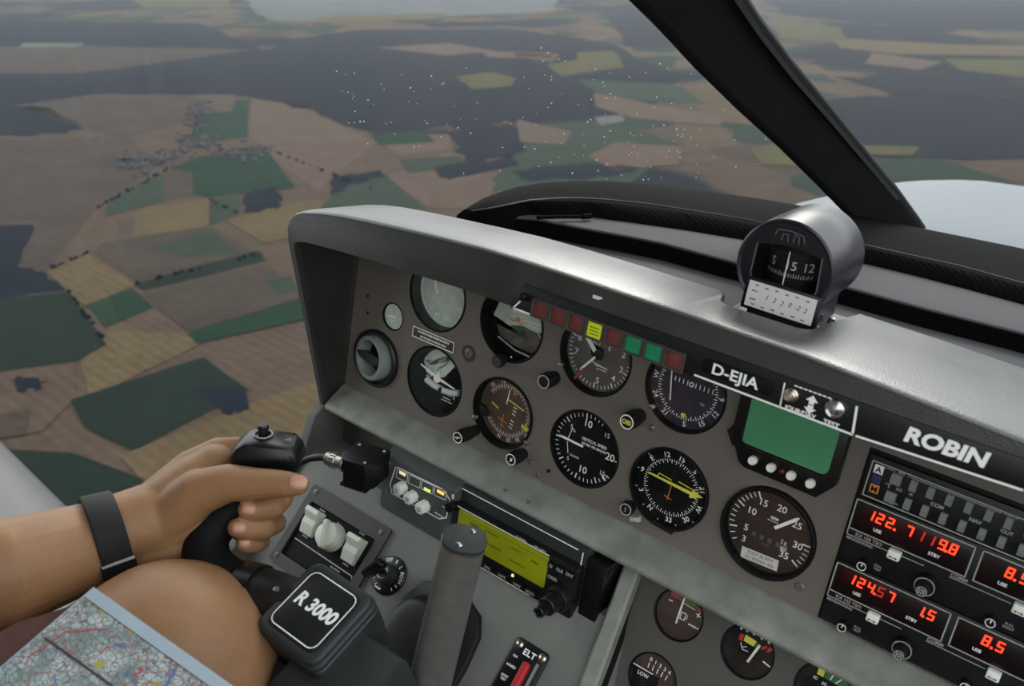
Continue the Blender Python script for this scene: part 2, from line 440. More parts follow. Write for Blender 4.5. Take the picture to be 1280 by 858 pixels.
def patchmat(name):
    # open country: a patchwork of small fields broken by dark woods
    M = bpy.data.materials.new(name); M.use_nodes = True
    n = M.node_tree.nodes; l = M.node_tree.links; b = n['Principled BSDF']
    b.inputs['Roughness'].default_value = 0.95; b.inputs['Specular IOR Level'].default_value = 0.05
    t = n.new('ShaderNodeTexCoord'); mp = n.new('ShaderNodeMapping'); mp.inputs['Rotation'].default_value = (0, 0, 0.35); mp.inputs['Scale'].default_value = (1 / 260, 1 / 420, 0)
    l.new(t.outputs['Object'], mp.inputs['Vector'])
    v = n.new('ShaderNodeTexVoronoi'); v.distance = 'CHEBYCHEV'; v.inputs['Scale'].default_value = 1; v.voronoi_dimensions = '2D'
    l.new(mp.outputs[0], v.inputs['Vector'])
    sep = n.new('ShaderNodeSeparateColor'); l.new(v.outputs['Color'], sep.inputs[0])
    r = n.new('ShaderNodeValToRGB'); r.color_ramp.interpolation = 'CONSTANT'; el = r.color_ramp.elements
    el[0].position = 0; el[0].color = lx(FLD[0]); el[1].position = 0.85; el[1].color = lx(FLD[5])
    for p_, c in ((0.22, FLD[1]), (0.42, FLD[2]), (0.58, FLD[3]), (0.70, FLD[4])): q = el.new(p_); q.color = lx(c)
    l.new(sep.outputs[0], r.inputs[0])
    z = n.new('ShaderNodeTexNoise'); z.inputs['Scale'].default_value = 1 / 1700; z.inputs['Detail'].default_value = 5
    l.new(t.outputs['Object'], z.inputs['Vector'])
    mr = n.new('ShaderNodeMapRange'); mr.inputs[1].default_value = 0.50; mr.inputs[2].default_value = 0.53; l.new(z.outputs[0], mr.inputs[0])
    z2 = n.new('ShaderNodeTexNoise'); z2.inputs['Scale'].default_value = 1 / 90; z2.inputs['Detail'].default_value = 5; l.new(t.outputs['Object'], z2.inputs['Vector'])
    m1 = n.new('ShaderNodeMixRGB'); m1.inputs[2].default_value = lx(FOREST[0]); l.new(mr.outputs[0], m1.inputs[0]); l.new(r.outputs[0], m1.inputs[1])
    m2 = n.new('ShaderNodeMixRGB'); m2.blend_type = 'OVERLAY'; m2.inputs[0].default_value = 0.45; l.new(m1.outputs[0], m2.inputs[1]); l.new(z2.outputs[0], m2.inputs[2])
    l.new(m2.outputs[0], b.inputs['Base Color']); MATS[name] = M
FLD = ['7d6a5c', '8d7661', '3d5443', '6e5d52', '4a5a52', '85735c']
FOREST = ['1a2436', '232d40']  # blue of the distance haze is mixed into the forest colours
patchmat('open country')
landmat('tan field', ['79675a', '857162', '8d7867'], 120)
landmat('brown field', ['655950', '72645a', '7b6c60'], 160)
landmat('gold field', ['8d795c', '9a8666'], 120)
landmat('green field', ['2c4f3a', '345841'], 150)
landmat('grey green field', ['4a5a4c', '5a6657'], 120)
landmat('dark green field', ['27392f', '2d4236'], 160)
landmat('forest', ['161f30', '1b2638', '232e42'], 60)
landmat('pink field', ['8d7668', '9a8476'], 140)
landmat('olive field', ['77734e', '867f58'], 150)
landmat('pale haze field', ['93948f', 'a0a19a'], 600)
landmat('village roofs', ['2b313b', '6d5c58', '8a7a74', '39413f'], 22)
landmat('pale strip', ['8f9494', 'a2a6a4'], 2000)  # pale strip at the far edge of the land
MNAMES = ['open country', 'tan field', 'brown field', 'gold field', 'green field', 'grey green field', 'dark green field', 'forest', 'pink field', 'olive field', 'pale haze field', 'pale strip']
FIELDS = [
 # (material, layer, polygon seen from the cockpit and laid on the land)
 (1, 1, [(-120, 175), (120, 120), (330, 118), (560, 175), (760, 235), (760, 300), (560, 430), (420, 640), (150, 700), (-120, 700)]),
 (7, 1, [(-150, 22), (250, 30), (330, 62), (250, 100), (60, 105), (-150, 120)]),
 (7, 2, [(240, 112), (320, 64), (440, 38), (640, 36), (770, 56), (850, 100), (820, 130), (700, 168), (630, 150), (600, 168), (560, 158), (470, 168), (420, 155), (395, 140), (310, 121)]),
 (7, 3, [(-150, 95), (95, 95), (112, 114), (62, 118), (5, 132), (60, 134), (108, 162), (78, 167), (0, 170), (-150, 172)]),
 (2, 2, [(-150, 60), (120, 58), (320, 62), (190, 80), (100, 92), (-150, 92)]),
 (2, 3, [(20, 132), (120, 118), (245, 119), (245, 150), (160, 172), (108, 162)]),
 (2, 2, [(-150, 176), (160, 172), (200, 206), (120, 262), (60, 340), (20, 338), (48, 276), (0, 280), (-150, 290)]),
 (7, 3, [(-150, 290), (42, 281), (22, 332), (55, 340), (85, 364), (-150, 388)]),
 (4, 3, [(312, 124), (310, 172), (262, 178), (240, 172), (246, 142), (290, 140), (294, 126)]),
 (8, 2, [(316, 122), (392, 132), (398, 142), (470, 178), (452, 196), (420, 214), (400, 240), (336, 196), (330, 185), (312, 172)]),
 (4, 4, [(212, 212), (250, 196), (335, 190), (370, 236), (304, 243), (262, 248), (242, 244), (240, 216)]),
 (5, 4, [(168, 232), (206, 218), (206, 252), (130, 272), (134, 254)]),
 (2, 4, [(208, 215), (238, 208), (242, 245), (208, 250)]),
 (7, 5, [(306, 244), (344, 234), (352, 258), (302, 270)]),
 (7, 5, [(414, 224), (470, 214), (482, 222), (440, 232), (412, 244)]),
 (5, 4, [(440, 228), (484, 222), (532, 262), (400, 264), (414, 246)]),
 (8, 4, [(484, 222), (560, 190), (575, 205), (620, 230), (600, 262), (536, 262)]),
 (3, 5, [(168, 266), (262, 250), (262, 284), (166, 298)]),
 (5, 5, [(264, 250), (300, 246), (300, 270), (262, 282)]),
 (3, 4, [(275, 272), (402, 250), (400, 290), (330, 305)]),
 (2, 4, [(128, 304), (262, 284), (318, 316), (170, 352), (120, 318)]),
 (5, 5, [(182, 312), (262, 288), (300, 318), (220, 322)]),
 (6, 5, [(168, 356), (322, 314), (332, 326), (178, 364)]),
 (3, 5, [(58, 340), (112, 318), (170, 358), (106, 385)]),
 (4, 5, [(108, 382), (166, 362), (192, 385), (132, 410)]),
 (2, 4, [(180, 366), (332, 328), (380, 372), (236, 416), (196, 386)]),
 (5, 5, [(330, 352), (362, 346), (372, 362), (346, 372)]),
 (4, 6, [(234, 418), (378, 374), (395, 398), (246, 431)]),
 (6, 4, [(-150, 390), (86, 366), (134, 432), (98, 452), (-150, 486)]),
 (1, 5, [(-150, 488), (92, 455), (95, 500), (52, 542), (-150, 552)]),
 (3, 4, [(136, 412), (234, 418), (250, 432), (112, 500), (100, 455)]),
 (6, 6, [(88, 502), (255, 448), (312, 490), (166, 565), (108, 537)]),
 (7, 6, [(20, 474), (58, 478), (50, 490), (22, 492)]),
 (7, 7, [(238, 488), (300, 488), (312, 514), (290, 522)]),
 (3, 5, [(150, 572), (330, 500), (396, 476), (420, 600), (300, 640), (180, 606)]),
 (6, 5, [(-150, 556), (92, 568), (182, 602), (40, 660), (-150, 700)]),
 (2, 6, [(0, 520), (40, 512), (34, 546), (0, 550)]),
 (9, 4, [(568, 96), (612, 90), (646, 98), (640, 108), (590, 112)]),
 (9, 4, [(682, 82), (772, 66), (780, 84), (702, 96)]),
 (9, 5, [(720, 66), (768, 64), (770, 74), (722, 76)]),
 (8, 4, [(640, 64), (700, 68), (690, 78), (645, 72)]),
 (8, 4, [(742, 116), (830, 134), (905, 146), (900, 158), (790, 148), (745, 134)]),
 (5, 3, [(660, 156), (760, 150), (850, 180), (780, 236), (600, 240), (640, 200)]),
 (8, 5, [(734, 196), (770, 178), (852, 184), (848, 206), (770, 214)]),
 (8, 5, [(646, 150), (715, 165), (706, 182), (650, 178)]),
 (7, 4, [(570, 166), (640, 156), (660, 190), (590, 205), (560, 185)]),
 (7, 5, [(640, 214), (720, 206), (800, 210), (760, 222), (660, 228)]),
 (8, 4, [(464, 170), (560, 168), (575, 186), (500, 196)]),
 (4, 5, [(464, 168), (530, 166), (545, 178), (475, 182)]),
 (5, 5, [(500, 200), (570, 196), (590, 206), (510, 218)]),
 (7, 6, [(540, 212), (640, 196), (650, 208), (560, 226)]),
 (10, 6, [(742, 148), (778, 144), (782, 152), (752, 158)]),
 (9, 4, [(936, 186), (1005, 176), (1000, 208), (950, 206)]),
 (7, 3, [(985, 130), (1090, 120), (1400, 150), (1400, 200), (1110, 198), (1010, 170)]),
 (9, 3, [(960, 22), (1050, 34), (1060, 52), (975, 48)]),
 (3, 3, [(1040, 48), (1200, 56), (1400, 60), (1400, 72), (1120, 68), (1050, 60)]),
 (9, 4, [(1180, 74), (1400, 76), (1400, 104), (1300, 100), (1200, 88)]),
 (8, 4, [(1090, 66), (1180, 78), (1150, 88), (1080, 80)]),
 (7, 3, [(950, -6), (1400, 2), (1400, 44), (1080, 30), (980, 18)]),
 (9, 4, [(1060, 182), (1150, 184), (1140, 194), (1080, 194)]),
 (7, 4, [(1040, 96), (1200, 106), (1400, 116), (1400, 130), (1120, 118)]),
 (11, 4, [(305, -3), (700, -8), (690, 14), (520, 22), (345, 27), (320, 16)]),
 (9, 5, [(160, -4), (300, -6), (280, 8), (180, 10)]),
 (3, 5, [(420, 20), (560, 16), (545, 24), (350, 30)]),
 (8, 4, [(470, 60), (560, 54), (620, 64), (560, 70)]),
 (8, 4, [(600, 64), (690, 66), (690, 74), (610, 72)]),
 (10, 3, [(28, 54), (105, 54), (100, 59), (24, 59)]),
 (7, 2, [(760, 20), (900, 24), (900, 60), (780, 58)]),
 (5, 3, [(720, 100), (850, 106), (880, 130), (760, 124)]),
]
g = B()
R_ = 90000.0
g.flat([(-R_, -R_), (R_, -R_), (R_, R_), (-R_, R_)])
for mi, lay, poly in FIELDS:
    g.cur = mi; pts = []
    n = len(poly)
    for i in range(n):       # hedges and wood edges are never quite straight
        a, b_ = poly[i], poly[(i + 1) % n]
        k = 6 if mi in (7, 10, 11) else 2
        for j in range(k):
            t = j / k; x = a[0] + (b_[0] - a[0]) * t; y = a[1] + (b_[1] - a[1]) * t
            if j: w = 3.2 if mi in (7, 11) else 0.8; x += random.uniform(-w, w) * 1.6; y += random.uniform(-w, w) * (0.25 + 0.75 * min(1, max(0, y) / 300))
            pts.append(gp(x, max(y, -50)))
    g.flat(pts, 0.45 * lay)
gro = g.build('ground', MNAMES, None, smooth=0, recalc=False)
gro.matrix_world = GF; tag(gro, 'patchwork of brown and green fields and dark woods far below', 'land', kind='structure')
# the village: roofs too far away to count
v = B()
for k in range(300):
    t = random.random(); px = 150 + 180 * t + random.gauss(0, 10); py = 200 - 20 * t + random.gauss(0, 5) + 12 * math.sin(t * 9)
    if random.random() < 0.25: px = 250 + random.gauss(0, 10); py = 140 + random.gauss(0, 9)
    c = gp(px, py); a = random.uniform(0, PI); w = random.uniform(4, 6); d_ = random.uniform(6, 10); h = random.uniform(3, 4)
    v.M = Matrix.Translation((c[0], c[1], 0)) @ Matrix.Rotation(a, 4, 'Z')
    v.cur = random.choice((0, 0, 1, 2))
    v.add([(-w, -d_, 0), (w, -d_, 0), (w, d_, 0), (-w, d_, 0), (-w, -d_, h), (w, -d_, h), (w, d_, h), (-w, d_, h), (0, -d_, h + 4), (0, d_, h + 4)],
          [(0, 1, 5, 8, 4), (1, 2, 6, 5), (2, 3, 7, 9, 6), (3, 0, 4, 7), (4, 8, 9, 7), (5, 6, 9, 8)])
mat('roof slate', '141a24', 0.8); mat('roof tile', '2e2422', 0.8); mat('wall plaster', '302b2e', 0.8)
vo = v.build('village_houses', ['roof slate', 'roof tile', 'wall plaster'], None, smooth=0)
vo.matrix_world = GF; tag(vo, 'cluster of tiny village roofs among green and brown fields', 'village', kind='stuff')
tr = B()
for k in range(150):
    (x0, y0, x1, y1) = random.choice(((120, 262, 210, 212), (58, 340, 110, 318), (170, 356, 330, 318), (300, 270, 262, 250), (86, 366, 134, 432), (210, 205, 150, 200), (330, 185, 470, 240), (246, 142, 240, 175)))
    t = random.random(); c = gp(x0 + (x1 - x0) * t + random.gauss(0, .8), y0 + (y1 - y0) * t + random.gauss(0, .6)); r = random.uniform(2.5, 5)
    tr.M = Matrix.Translation((c[0], c[1], 0))
    tr.lathe([(0.3 * r, 0), (r, 0.5 * r), (1.05 * r, 1.0 * r), (0.6 * r, 1.6 * r), (0, 1.9 * r)], 7)
to = tr.build('hedgerow_trees', 'forest', None, smooth=60); to.matrix_world = GF
tag(to, 'dark trees lining the lanes between the fields', 'trees', kind='stuff')

# summer haze lying over the land
HZ = bpy.data.materials.new('haze'); HZ.use_nodes = True
hn = HZ.node_tree.nodes; hn.clear(); ho = hn.new('ShaderNodeOutputMaterial'); hs = hn.new('ShaderNodeVolumeScatter')
hs.inputs['Color'].default_value = (0.80, 0.90, 1.0, 1); hs.inputs['Density'].default_value = 1.7e-5; hs.inputs['Anisotropy'].default_value = 0.3
HZ.node_tree.links.new(hs.outputs[0], ho.inputs['Volume']); MATS['haze'] = HZ
b = B(); b.prism([(-16000, -3000), (16000, -3000), (16000, 26000), (-16000, 26000)], 30, 480)
hz_ = b.build('haze', 'haze', None, smooth=0); hz_.matrix_world = GF; tag(hz_, 'thin bluish summer haze over the fields', 'haze', kind='stuff')

# ------------------------------------------------------------------ outside of the aeroplane: cowling and wing
ROW = []
for y, hw, zt, zs in ((.52, .50, .168, .06), (.64, .51, .184, .08), (.74, .515, .197, .09), (0.86, .52, .205, .10), (1.1, .525, .208, .10), (1.4, .525, .205, .095), (1.75, .52, .19, .08), (2.1, .50, .165, .05), (2.4, .47, .13, .01), (2.6, .42, .08, -.04), (2.7, .36, .02, -.10)):
    row = []
    for k in range(25):
        a = PI * k / 24; ca, sa = math.cos(a), math.sin(a)
        row.append((.47 - hw * math.copysign(abs(ca) ** 0.45, ca), y, zs - .5 + (zt - zs + .5) * abs(sa) ** 0.35))
    ROW.append(row)
ROW.append([(.47 + (p[0] - .47) * .6, 2.74, p[2] * .6 - .1) for p in ROW[-1]])
c = B(); c.loft(ROW)
cow = c.build('engine_cowling', 'cowl white', None, smooth=50); tag(cow, 'white engine cowling beyond the windshield', 'cowling')
sm = cow.modifiers.new('s', 'SOLIDIFY'); sm.thickness = 0.006; sm.offset = -1
w_ = B(); rows = []
for k in range(9):
    t = k / 8; X = -.42 - 4.6 * t; le = -.055 + .08 * t * 2; ch = 1.55 - .35 * t; z0 = -.505 + .33 * t; row = []
    for j in range(24):
        a = 2 * PI * j / 24; xc = .5 * (1 + math.cos(a)); th = .6 * (0.2969 * math.sqrt(max(xc, 0)) - .126 * xc - .3516 * xc ** 2 + .2843 * xc ** 3 - .1015 * xc ** 4)
        row.append((X, le - xc * ch, z0 + (1 if a < PI else -1) * th * ch))
    rows.append(row)
w_.loft(rows, closed=True, cap=True)
wg = w_.build('wing', 'wing grey', None, smooth=60); tag(wg, 'pale grey wing at the lower left behind the forearm', 'wing')
# ------------------------------------------------------------------ cockpit shell (setting)
b = B(); b.M = Matrix.Identity(4)
b.box(.4, -.6, -.80, 1.6, 2.4, .03)
tag(b.build('floor', 'soft black'), 'dark cockpit floor', kind='structure')
side = [(.16, .06), (-.010, -.062), (-.019, -.084), (-.032, -.094), (-.050, -.152), (-.085, -.20), (-.22, -.28), (-1.6, -.34), (-1.6, -.80), (.5, -.80), (.5, .06)]
b = B(); b.frame((-.160, 0, 0), (0, 1, 0), (0, 0, 1), (1, 0, 0)); b.prism(side, -.012, 0, .003)
tag(b.build('wall_left', 'cockpit wall'), 'grey left side wall under the panel hood', kind='structure')

# coaming: the black frame the windshield sits in, with a ribbed padded band along its foot
def onz(l): return [on(x, y, (0, 0, 1), z) for x, y, z in l]
def resample(p, n):
    L = [0]
    for a, c_ in zip(p[:-1], p[1:]): L.append(L[-1] + (c_ - a).length)
    o = []
    for k in range(n):
        t = L[-1] * k / (n - 1); i = max(q for q in range(len(L) - 1) if L[q] <= t + 1e-9); u = (t - L[i]) / (L[i + 1] - L[i]); o.append(p[i].lerp(p[i + 1], min(1, u)))
    return o
outer = onz([(575, 266, .180), (588, 257, .186), (604, 248, .191), (640, 235, .197), (680, 228, .2), (720, 226, .2), (760, 226, .2), (820, 231, .2), (900, 241, .2), (960, 250, .2), (1050, 266, .2), (1150, 285, .2), (1280, 311, .2)]) + [Vector((.62, .64, .2)), Vector((.85, .56, .2)), Vector((1.0, .42, .2))]
mid = onz([(590, 266, .186), (606, 264, .192), (622, 261, .196), (660, 253, .2), (700, 250, .2), (730, 250, .2), (760, 252, .2), (810, 257, .2), (880, 268, .2), (930, 276, .2), (1020, 296, .2), (1100, 313, .2), (1200, 335, .2), (1290, 360, .2)]) + [Vector((.62, .40, .2)), Vector((.85, .33, .2)), Vector((1.0, .22, .2))]
foot = onz([(610, 270, .180), (624, 271, .181), (640, 271, .182), (668, 270, .184), (700, 270, .185), (720, 270, .185), (745, 272, .185), (800, 280, .185), (870, 290, .185), (930, 300, .185), (1010, 315, .185), (1090, 332, .185), (1180, 354, .185), (1290, 384, .185)]) + [Vector((.62, .36, .185)), Vector((.85, .29, .185)), Vector((1.0, .18, .185))]
NS = 60
outer, mid, foot = resample(outer, NS), resample(mid, NS), resample(foot, NS)
rows = []
for o, m_ in zip(outer, mid):
    d = (o - m_); d.normalize()
    rows.append([o + d * .006 + Vector((0, 0, -.05)), o + d * .006 + Vector((0, 0, -.003)), o] + [m_.lerp(o, t) + Vector((0, 0, .004 * math.sin(PI * t))) for t in (.85, .65, .45, .25, .1, 0)] + [m_ + Vector((0, 0, -.05))])
b = B(); b.loft(rows, closed=True, cap=True)
coam = b.build('trim_1', 'coaming black', None, smooth=50); tag(coam, 'black windshield coaming curving round behind the glareshield', kind='structure')
b = B(); rows = []; NR = 420
m2, f2 = resample(mid, NR), resample(foot, NR)
for k, (m_, f_) in enumerate(zip(m2, f2)):
    q = .0010 if k % 3 == 0 else 0; d = (m_ - f_); n_ = Vector((-d.x, -d.y, d.length * 1.2)).normalized() if d.length else Vector((0, 0, 1)); n_ = (Vector((0, 0, 1)) - d.normalized() * .4).normalized()
    rows.append([m_ + Vector((0, 0, .0012)), m_.lerp(f_, .15) + n_ * (.0045 - q), m_.lerp(f_, .45) + n_ * (.0085 - q * 1.5), m_.lerp(f_, .75) + n_ * (.0070 - q * 1.5), m_.lerp(f_, .97) + n_ * (.0020 - q), f_ + Vector((0, 0, -.004))])
b.loft(rows); pd = b.build('padding', 'coaming black', coam, smooth=60)
b = B(); b.tube([m_ + Vector((0, 0, .0022)) for m_ in mid], .0011, 6); b.build('piping', 'frame edge', coam)

# the windshield pillar
pth = [(1128, 300, 1.34), (1118, 287, 1.32), (1092, 254, 1.27), (1048, 205, 1.19), (1000, 152, 1.09), (952, 102, .99), (905, 48, .89), (862, -8, .80), (812, -70, .70), (770, -130, .62), (700, -230, .53), (590, -380, .44), (430, -560, .37)]
pts = [cz(*p) for p in pth]
sec = []
def psec(w, d): return [(-w, -d * .5), (-w * .9, -d), (w * .8, -d), (w, -d * .6), (w, d * .6), (w * .85, d), (-w * .85, d), (-w, d * .6)]
ups = [(CAM - p).normalized() for p in pts]
sec = [psec(.036 + .004 * min(1, k / 9), .014) for k in range(len(pth))]
b = B(); b.sweep(pts, sec, ups)
pil = b.build('trim_2', 'frame black', None, smooth=40); tag(pil, 'black windshield pillar slanting up from the coaming', kind='structure')
bv = pil.modifiers.new('b', 'BEVEL'); bv.width = .004; bv.segments = 2; bv.limit_method = 'ANGLE'
b = B(); b.sweep([p + RGT * .0355 - DWN * .004 + u * .006 for p, u in zip(pts, ups)], [(-.0025, -.004), (.0025, -.004), (.0025, .004), (-.0025, .004)], ups)
b.build('edge_strip', 'frame edge', pil)  # lighter grey strip along the pillar's right edge

# the canopy glass
base = [Vector(p) for p in ((-.36, -1.5, -.75), (-.34, -.70, -.72), (-.32, -.25, -.66), (-.29, -.04, -.46), (-.20, .06, .02), (-.11, .10, .14))] + [o + (o - m_).normalized() * .004 + Vector((0, 0, -.03)) for o, m_ in zip(outer[8::5], mid[8::5])]
top = Vector((.42, -.25, .98)); rows = []
for p in base:
    p = Vector(p); r = []
    for k in range(13):
        t = k / 12; q = p.lerp(top, t); out = Vector((p.x - top.x, p.y - top.y, 0)) * .42
        q += (out + Vector((0, 0, .20))) * math.sin(PI * t) * (1 - .3 * t) * .75
        r.append(q)
    rows.append(r)
b = B(); b.loft(rows)
gl = b.build('window_1', 'canopy glass', None, smooth=180); tag(gl, 'clear bubble canopy glass around the cockpit', kind='structure')
sm = gl.modifiers.new('s', 'SOLIDIFY'); sm.thickness = 0.004; sm.offset = 1
sub = gl.modifiers.new('u', 'SUBSURF'); sub.levels = 1; sub.render_levels = 1
# opaque lining out of view, added over the pilot's side to block light
b = B(); rows = []
for k in range(7):
    y = -1.7 + 1.85 * k / 6; r = []
    for j in range(13):
        a = math.radians(178 - 100 * j / 12); r.append((.34 + .70 * math.cos(a), y, .44 + .60 * math.sin(a)))
    rows.append(r)
b.loft(rows)
sh = b.build('light_blocker', 'blocker cloth', None, smooth=60); tag(sh, "unseen light blocker added over the pilot's side of the canopy", kind='structure')
sm = sh.modifiers.new('s', 'SOLIDIFY'); sm.thickness = 0.004
b = B(); b.frame((-.36, 0, 0), (0, 1, 0), (0, 0, 1), (1, 0, 0)); b.prism([(-1.7, -.80), (-.47, -.80), (-.47, .30), (-.40, .47), (-1.7, .47)], -.012, 0, .003)
tag(b.build('side_blocker', 'cockpit wall'), "unseen panel added to block light behind the pilot's elbow", kind='structure')  # panel out of view, added to cut light from the rear left
b = B(); b.frame((0, -1.55, 0), (1, 0, 0), (0, 0, 1), (0, -1, 0)); b.prism([(-.36, -.80), (.40, -.80), (.40, .98), (.10, .96), (-.20, .80), (-.36, .47)], -.012, 0, .003)
tag(b.build('rear_blocker', 'cockpit wall'), "unseen bulkhead added to block light behind the pilot", kind='structure')  # bulkhead out of view, added to keep light from coming in behind
# specks stuck on the outside of the glass
import mathutils.bvhtree as bvh
bt = bvh.BVHTree.FromPolygons([v.co.copy() for v in gl.data.vertices], [tuple(p.vertices) for p in gl.data.polygons])
b = B()
for k in range(170):
    if k < 45: x, y = random.uniform(420, 600), random.uniform(85, 185)
    elif k < 120: x, y = random.gauss(800, 75), random.gauss(165, 45)
    else: x, y = random.uniform(620, 930), random.uniform(60, 225)
    h = bt.ray_cast(CAM, ray(x, y))
    if h[0] is None: continue
    b.M = Matrix.Translation(h[0] + ray(x, y) * .005); r = random.choice((.0004, .0005, .0006, .0009))
    b.lathe([(0, -r), (r * .7, -r * .7), (r, 0), (r * .7, r * .7), (0, r)], 6)
sp = b.build('glass_specks', 'white', None); tag(sp, 'tiny pale specks of dirt on the windshield glass', 'specks', kind='stuff')

# ------------------------------------------------------------------ rear deck between hood and windshield
b = B(); q = [(p.x, p.y + .004) for p in foot]
b.prism([(.02, .03), (.95, .02), (1.0, .15)] + q[::-1], .140, .165)
dk = b.build('rear_deck', 'rear deck leather', None); tag(dk, 'dark leather covered deck between hood and windshield', 'deck')
fr_ = [(p.x, p.y) for p in onz([(645, 272, .184), (672, 273, .185), (735, 285, .185), (790, 295, .185), (830, 303, .185), (920, 327, .185), (1060, 358, .185), (1160, 385, .185), (1280, 415, .185)])] + [(.64, .22), (.95, .17)]
b = B(); n = len(fr_); bk = resample([Vector((p.x, p.y + .003, .185)) for p in foot], n)
rows = []
for (x, y), k_ in zip(fr_, bk): rows.append([(x, y + .004, .150), (x, y + .001, .176), (x, y, .1815), (x, y + .002, .184), (x, y + .007, .1852), tuple(k_), (k_.x, k_.y, .150)])
b.loft(rows, closed=True, cap=True); b.build('step', 'rear deck leather', dk)
b = B(); b.loft([[(x, y - .0015, .166), (x, y - .0015, .1815), (x, y + .001, .1825), (x, y + .002, .166)] for x, y in fr_], closed=True, cap=True); b.build('riser_shade', 'coaming black', dk)  # black strip stands in for the shadow on the riser
b = B(); rp_ = onz([(672, 272, .190), (700, 271, .190), (728, 271, .190), (738, 270, .190)]); b.tube(rp_[:3], .0022, 8); b.tube(rp_[2:], .0032, 8)
ro = b.build('black_rod', 'coaming black', None); tag(ro, 'thin black rod lying on the deck behind the hood', 'rod')

# ------------------------------------------------------------------ glareshield hood
ST = [ # outer x,z  inner x,z  front y  rear y
 (-.158, -.076, -.150, -.076, -.030, .004), (-.1575, .03, -.147, .03, -.063, .004), (-.156, .12, -.143, .115, -.092, .004), (-.1555, .138, -.1415, .127, -.097, .004), (-.154, .150, -.139, .1335, -.0995, .004),
 (-.150, .1595, -.134, .137, -.1, .004), (-.143, .1665, -.126, .139, -.1, .004), (-.133, .171, -.117, .140, -.1, .003), (-.108, .1765, -.097, .1417, -.1, .003), (-.08, .181, -.073, .1437, -.1, .003), (-.04, .185, -.036, .1455, -.1, .003),
 (.008, .189, .010, .148, -.1, .003), (.06, .193, .06, .151, -.1, .003), (.106, .196, .106, .153, -.1, .003), (.16, .1975, .16, .1535, -.1, .003), (.217, .198, .217, .1535, -.1, .003), (.294, .198, .294, .1533, -.1, .003),
 (.298, .198, .298, .153, -.1, -.001), (.303, .198, .303, .153, -.1, -.012), (.308, .198, .308, .153, -.1, -.026), (.318, .198, .318, .153, -.1, -.034), (.378, .198, .378, .153, -.1, -.034), (.386, .198, .386, .153, -.1, -.028), (.391, .198, .391, .153, -.1, .030), (.396, .198, .396, .153, -.1, .066), (.46, .195, .46, .154, -.1, .073), (.55, .190, .55, .158, -.1, .077), (.65, .187, .65, .159, -.1, .08), (.80, .185, .80, .159, -.1, .085), (1.0, .183, 1.0, .159, -.1, .09)]
rows = []
for k, (ox, oz, ix, iz, yf, yr) in enumerate(ST):
    o = Vector((ox, 0, oz)); i = Vector((ix, 0, iz)); d = (o - i); t = d.length; d.normalize()
    w = min(1, max(0, (t - .012) / .03))           # thick across the top, thin down the side
    th = .016 if w > .5 else t * .8
    P = lambda out, y: o - d * out + Vector((0, y, 0))
    rr = .0045 * w + .003 * (1 - w)
    rows.append([P(th, yr), P(th, yf + .014), P(t * .98, yf + .010), P(t, yf + .006), P(t, yf + .002), P(t * .97, yf), P(t * .45, yf), P(rr * 1.1, yf + .0015 * w), P(rr * .55, yf + rr * .28), P(rr * .2, yf + rr * .75), P(0, yf + rr * 1.7), P(-.0008 * w, yf + rr * 2.6 + .010), P(0, yr - .008), P(.003, yr - .001), P(.008, yr)])
b = B(); b.loft(rows, closed=True, cap=True)
hood = b.build('glareshield_hood', 'hood leather', None, smooth=40); tag(hood, 'grey leather glareshield hood over the instrument panel', 'glareshield')
b = B(); k = 0
for a, c_ in zip(ST[6:14], ST[7:15]):
    for j in range(7):
        t = j / 7; x = a[0] + (c_[0] - a[0]) * t; z = a[1] + (c_[1] - a[1]) * t
        b.at(x, -.0955, z - .0028, ry=-math.degrees(math.atan2(c_[1] - a[1], c_[0] - a[0]))); b.box(0, 0, 0, .0042, .0012, .0014, .0004)
b.build('stitching', 'hood leather', hood)
b = B(); b.at(.231, -.0985, .187, rz=3); b.box(0, 0, 0, .009, .0016, .003, .0005); b.build('scuff', 'card paper', hood)
b = B(); b.at(.428, -.0975, .1885, ry=-14); b.box(0, 0, 0, .012, .0012, .0035, .0004); b.build('scuff', 'dim white', hood)

# black fascia on the hood's front, with its white rules
fx = on_panel(0, 0, -.1005)
fas = thing('fascia_plate', 'black fascia strip with white rules and maker name along the hood front', 'fascia', fx)
b = B(); b.prism([(.1485, .1525), (.46, .1525), (.56, .1575), (.99, .1575), (.99, .179), (.56, .179), (.46, .178), (.1585, .178), (.1485, .168)], -.002, .0008, .0006)
b.build('plate', 'fascia black', fas)
z = .0012
for pts_, w in (([(.1607, .1655), (.1515, .1538), (.1705, .1538)], .0016), ([(.3290, .1545), (.4530, .1540), (.56, .1592), (.99, .1588)], .0016), ([(.3970, .1725), (.3980, .1548)], .0012), ([(.4492, .1740), (.4515, .1548)], .0017)):
    b = B(); b.line(pts_, w, z); b.build('white_rule', 'white', fas, recalc=False)
b = B()
for k in range(1, 4): b.line([(.1805 + .0184 * k - .0120, .1532), (.1805 + .0184 * k - .0075, .1532)], .0010, z)
b.build('dashed_rule', 'white', fas, recalc=False)
b = B(); b.text('ROBIN', .5090, .1690, .0102, z, rot=1.5, bold=.042, sx=1.16, shear=.14); b.build('maker_name', 'white', fas, recalc=False)
b = B(); b.at(.1612, .1672, 0); b.cyl(.0038, 0, .006, .0012, 20); b.build('knob', 'black bezel', fas)
# registration plate
rg = thing('registration_plate', 'small dark plate with white aircraft registration letters on the fascia', 'plate', on_panel(.361, .1652, -.1014))
b = B(); b.prism(rrect(.057, .0118, .003), 0, .0011, .0004); b.build('plate', 'dial black', rg)
b = B(); b.text('D-EJIA', -.001, 0, .0082, .0014, bold=.022, sx=1.16); b.build('lettering', 'white', rg, recalc=False)
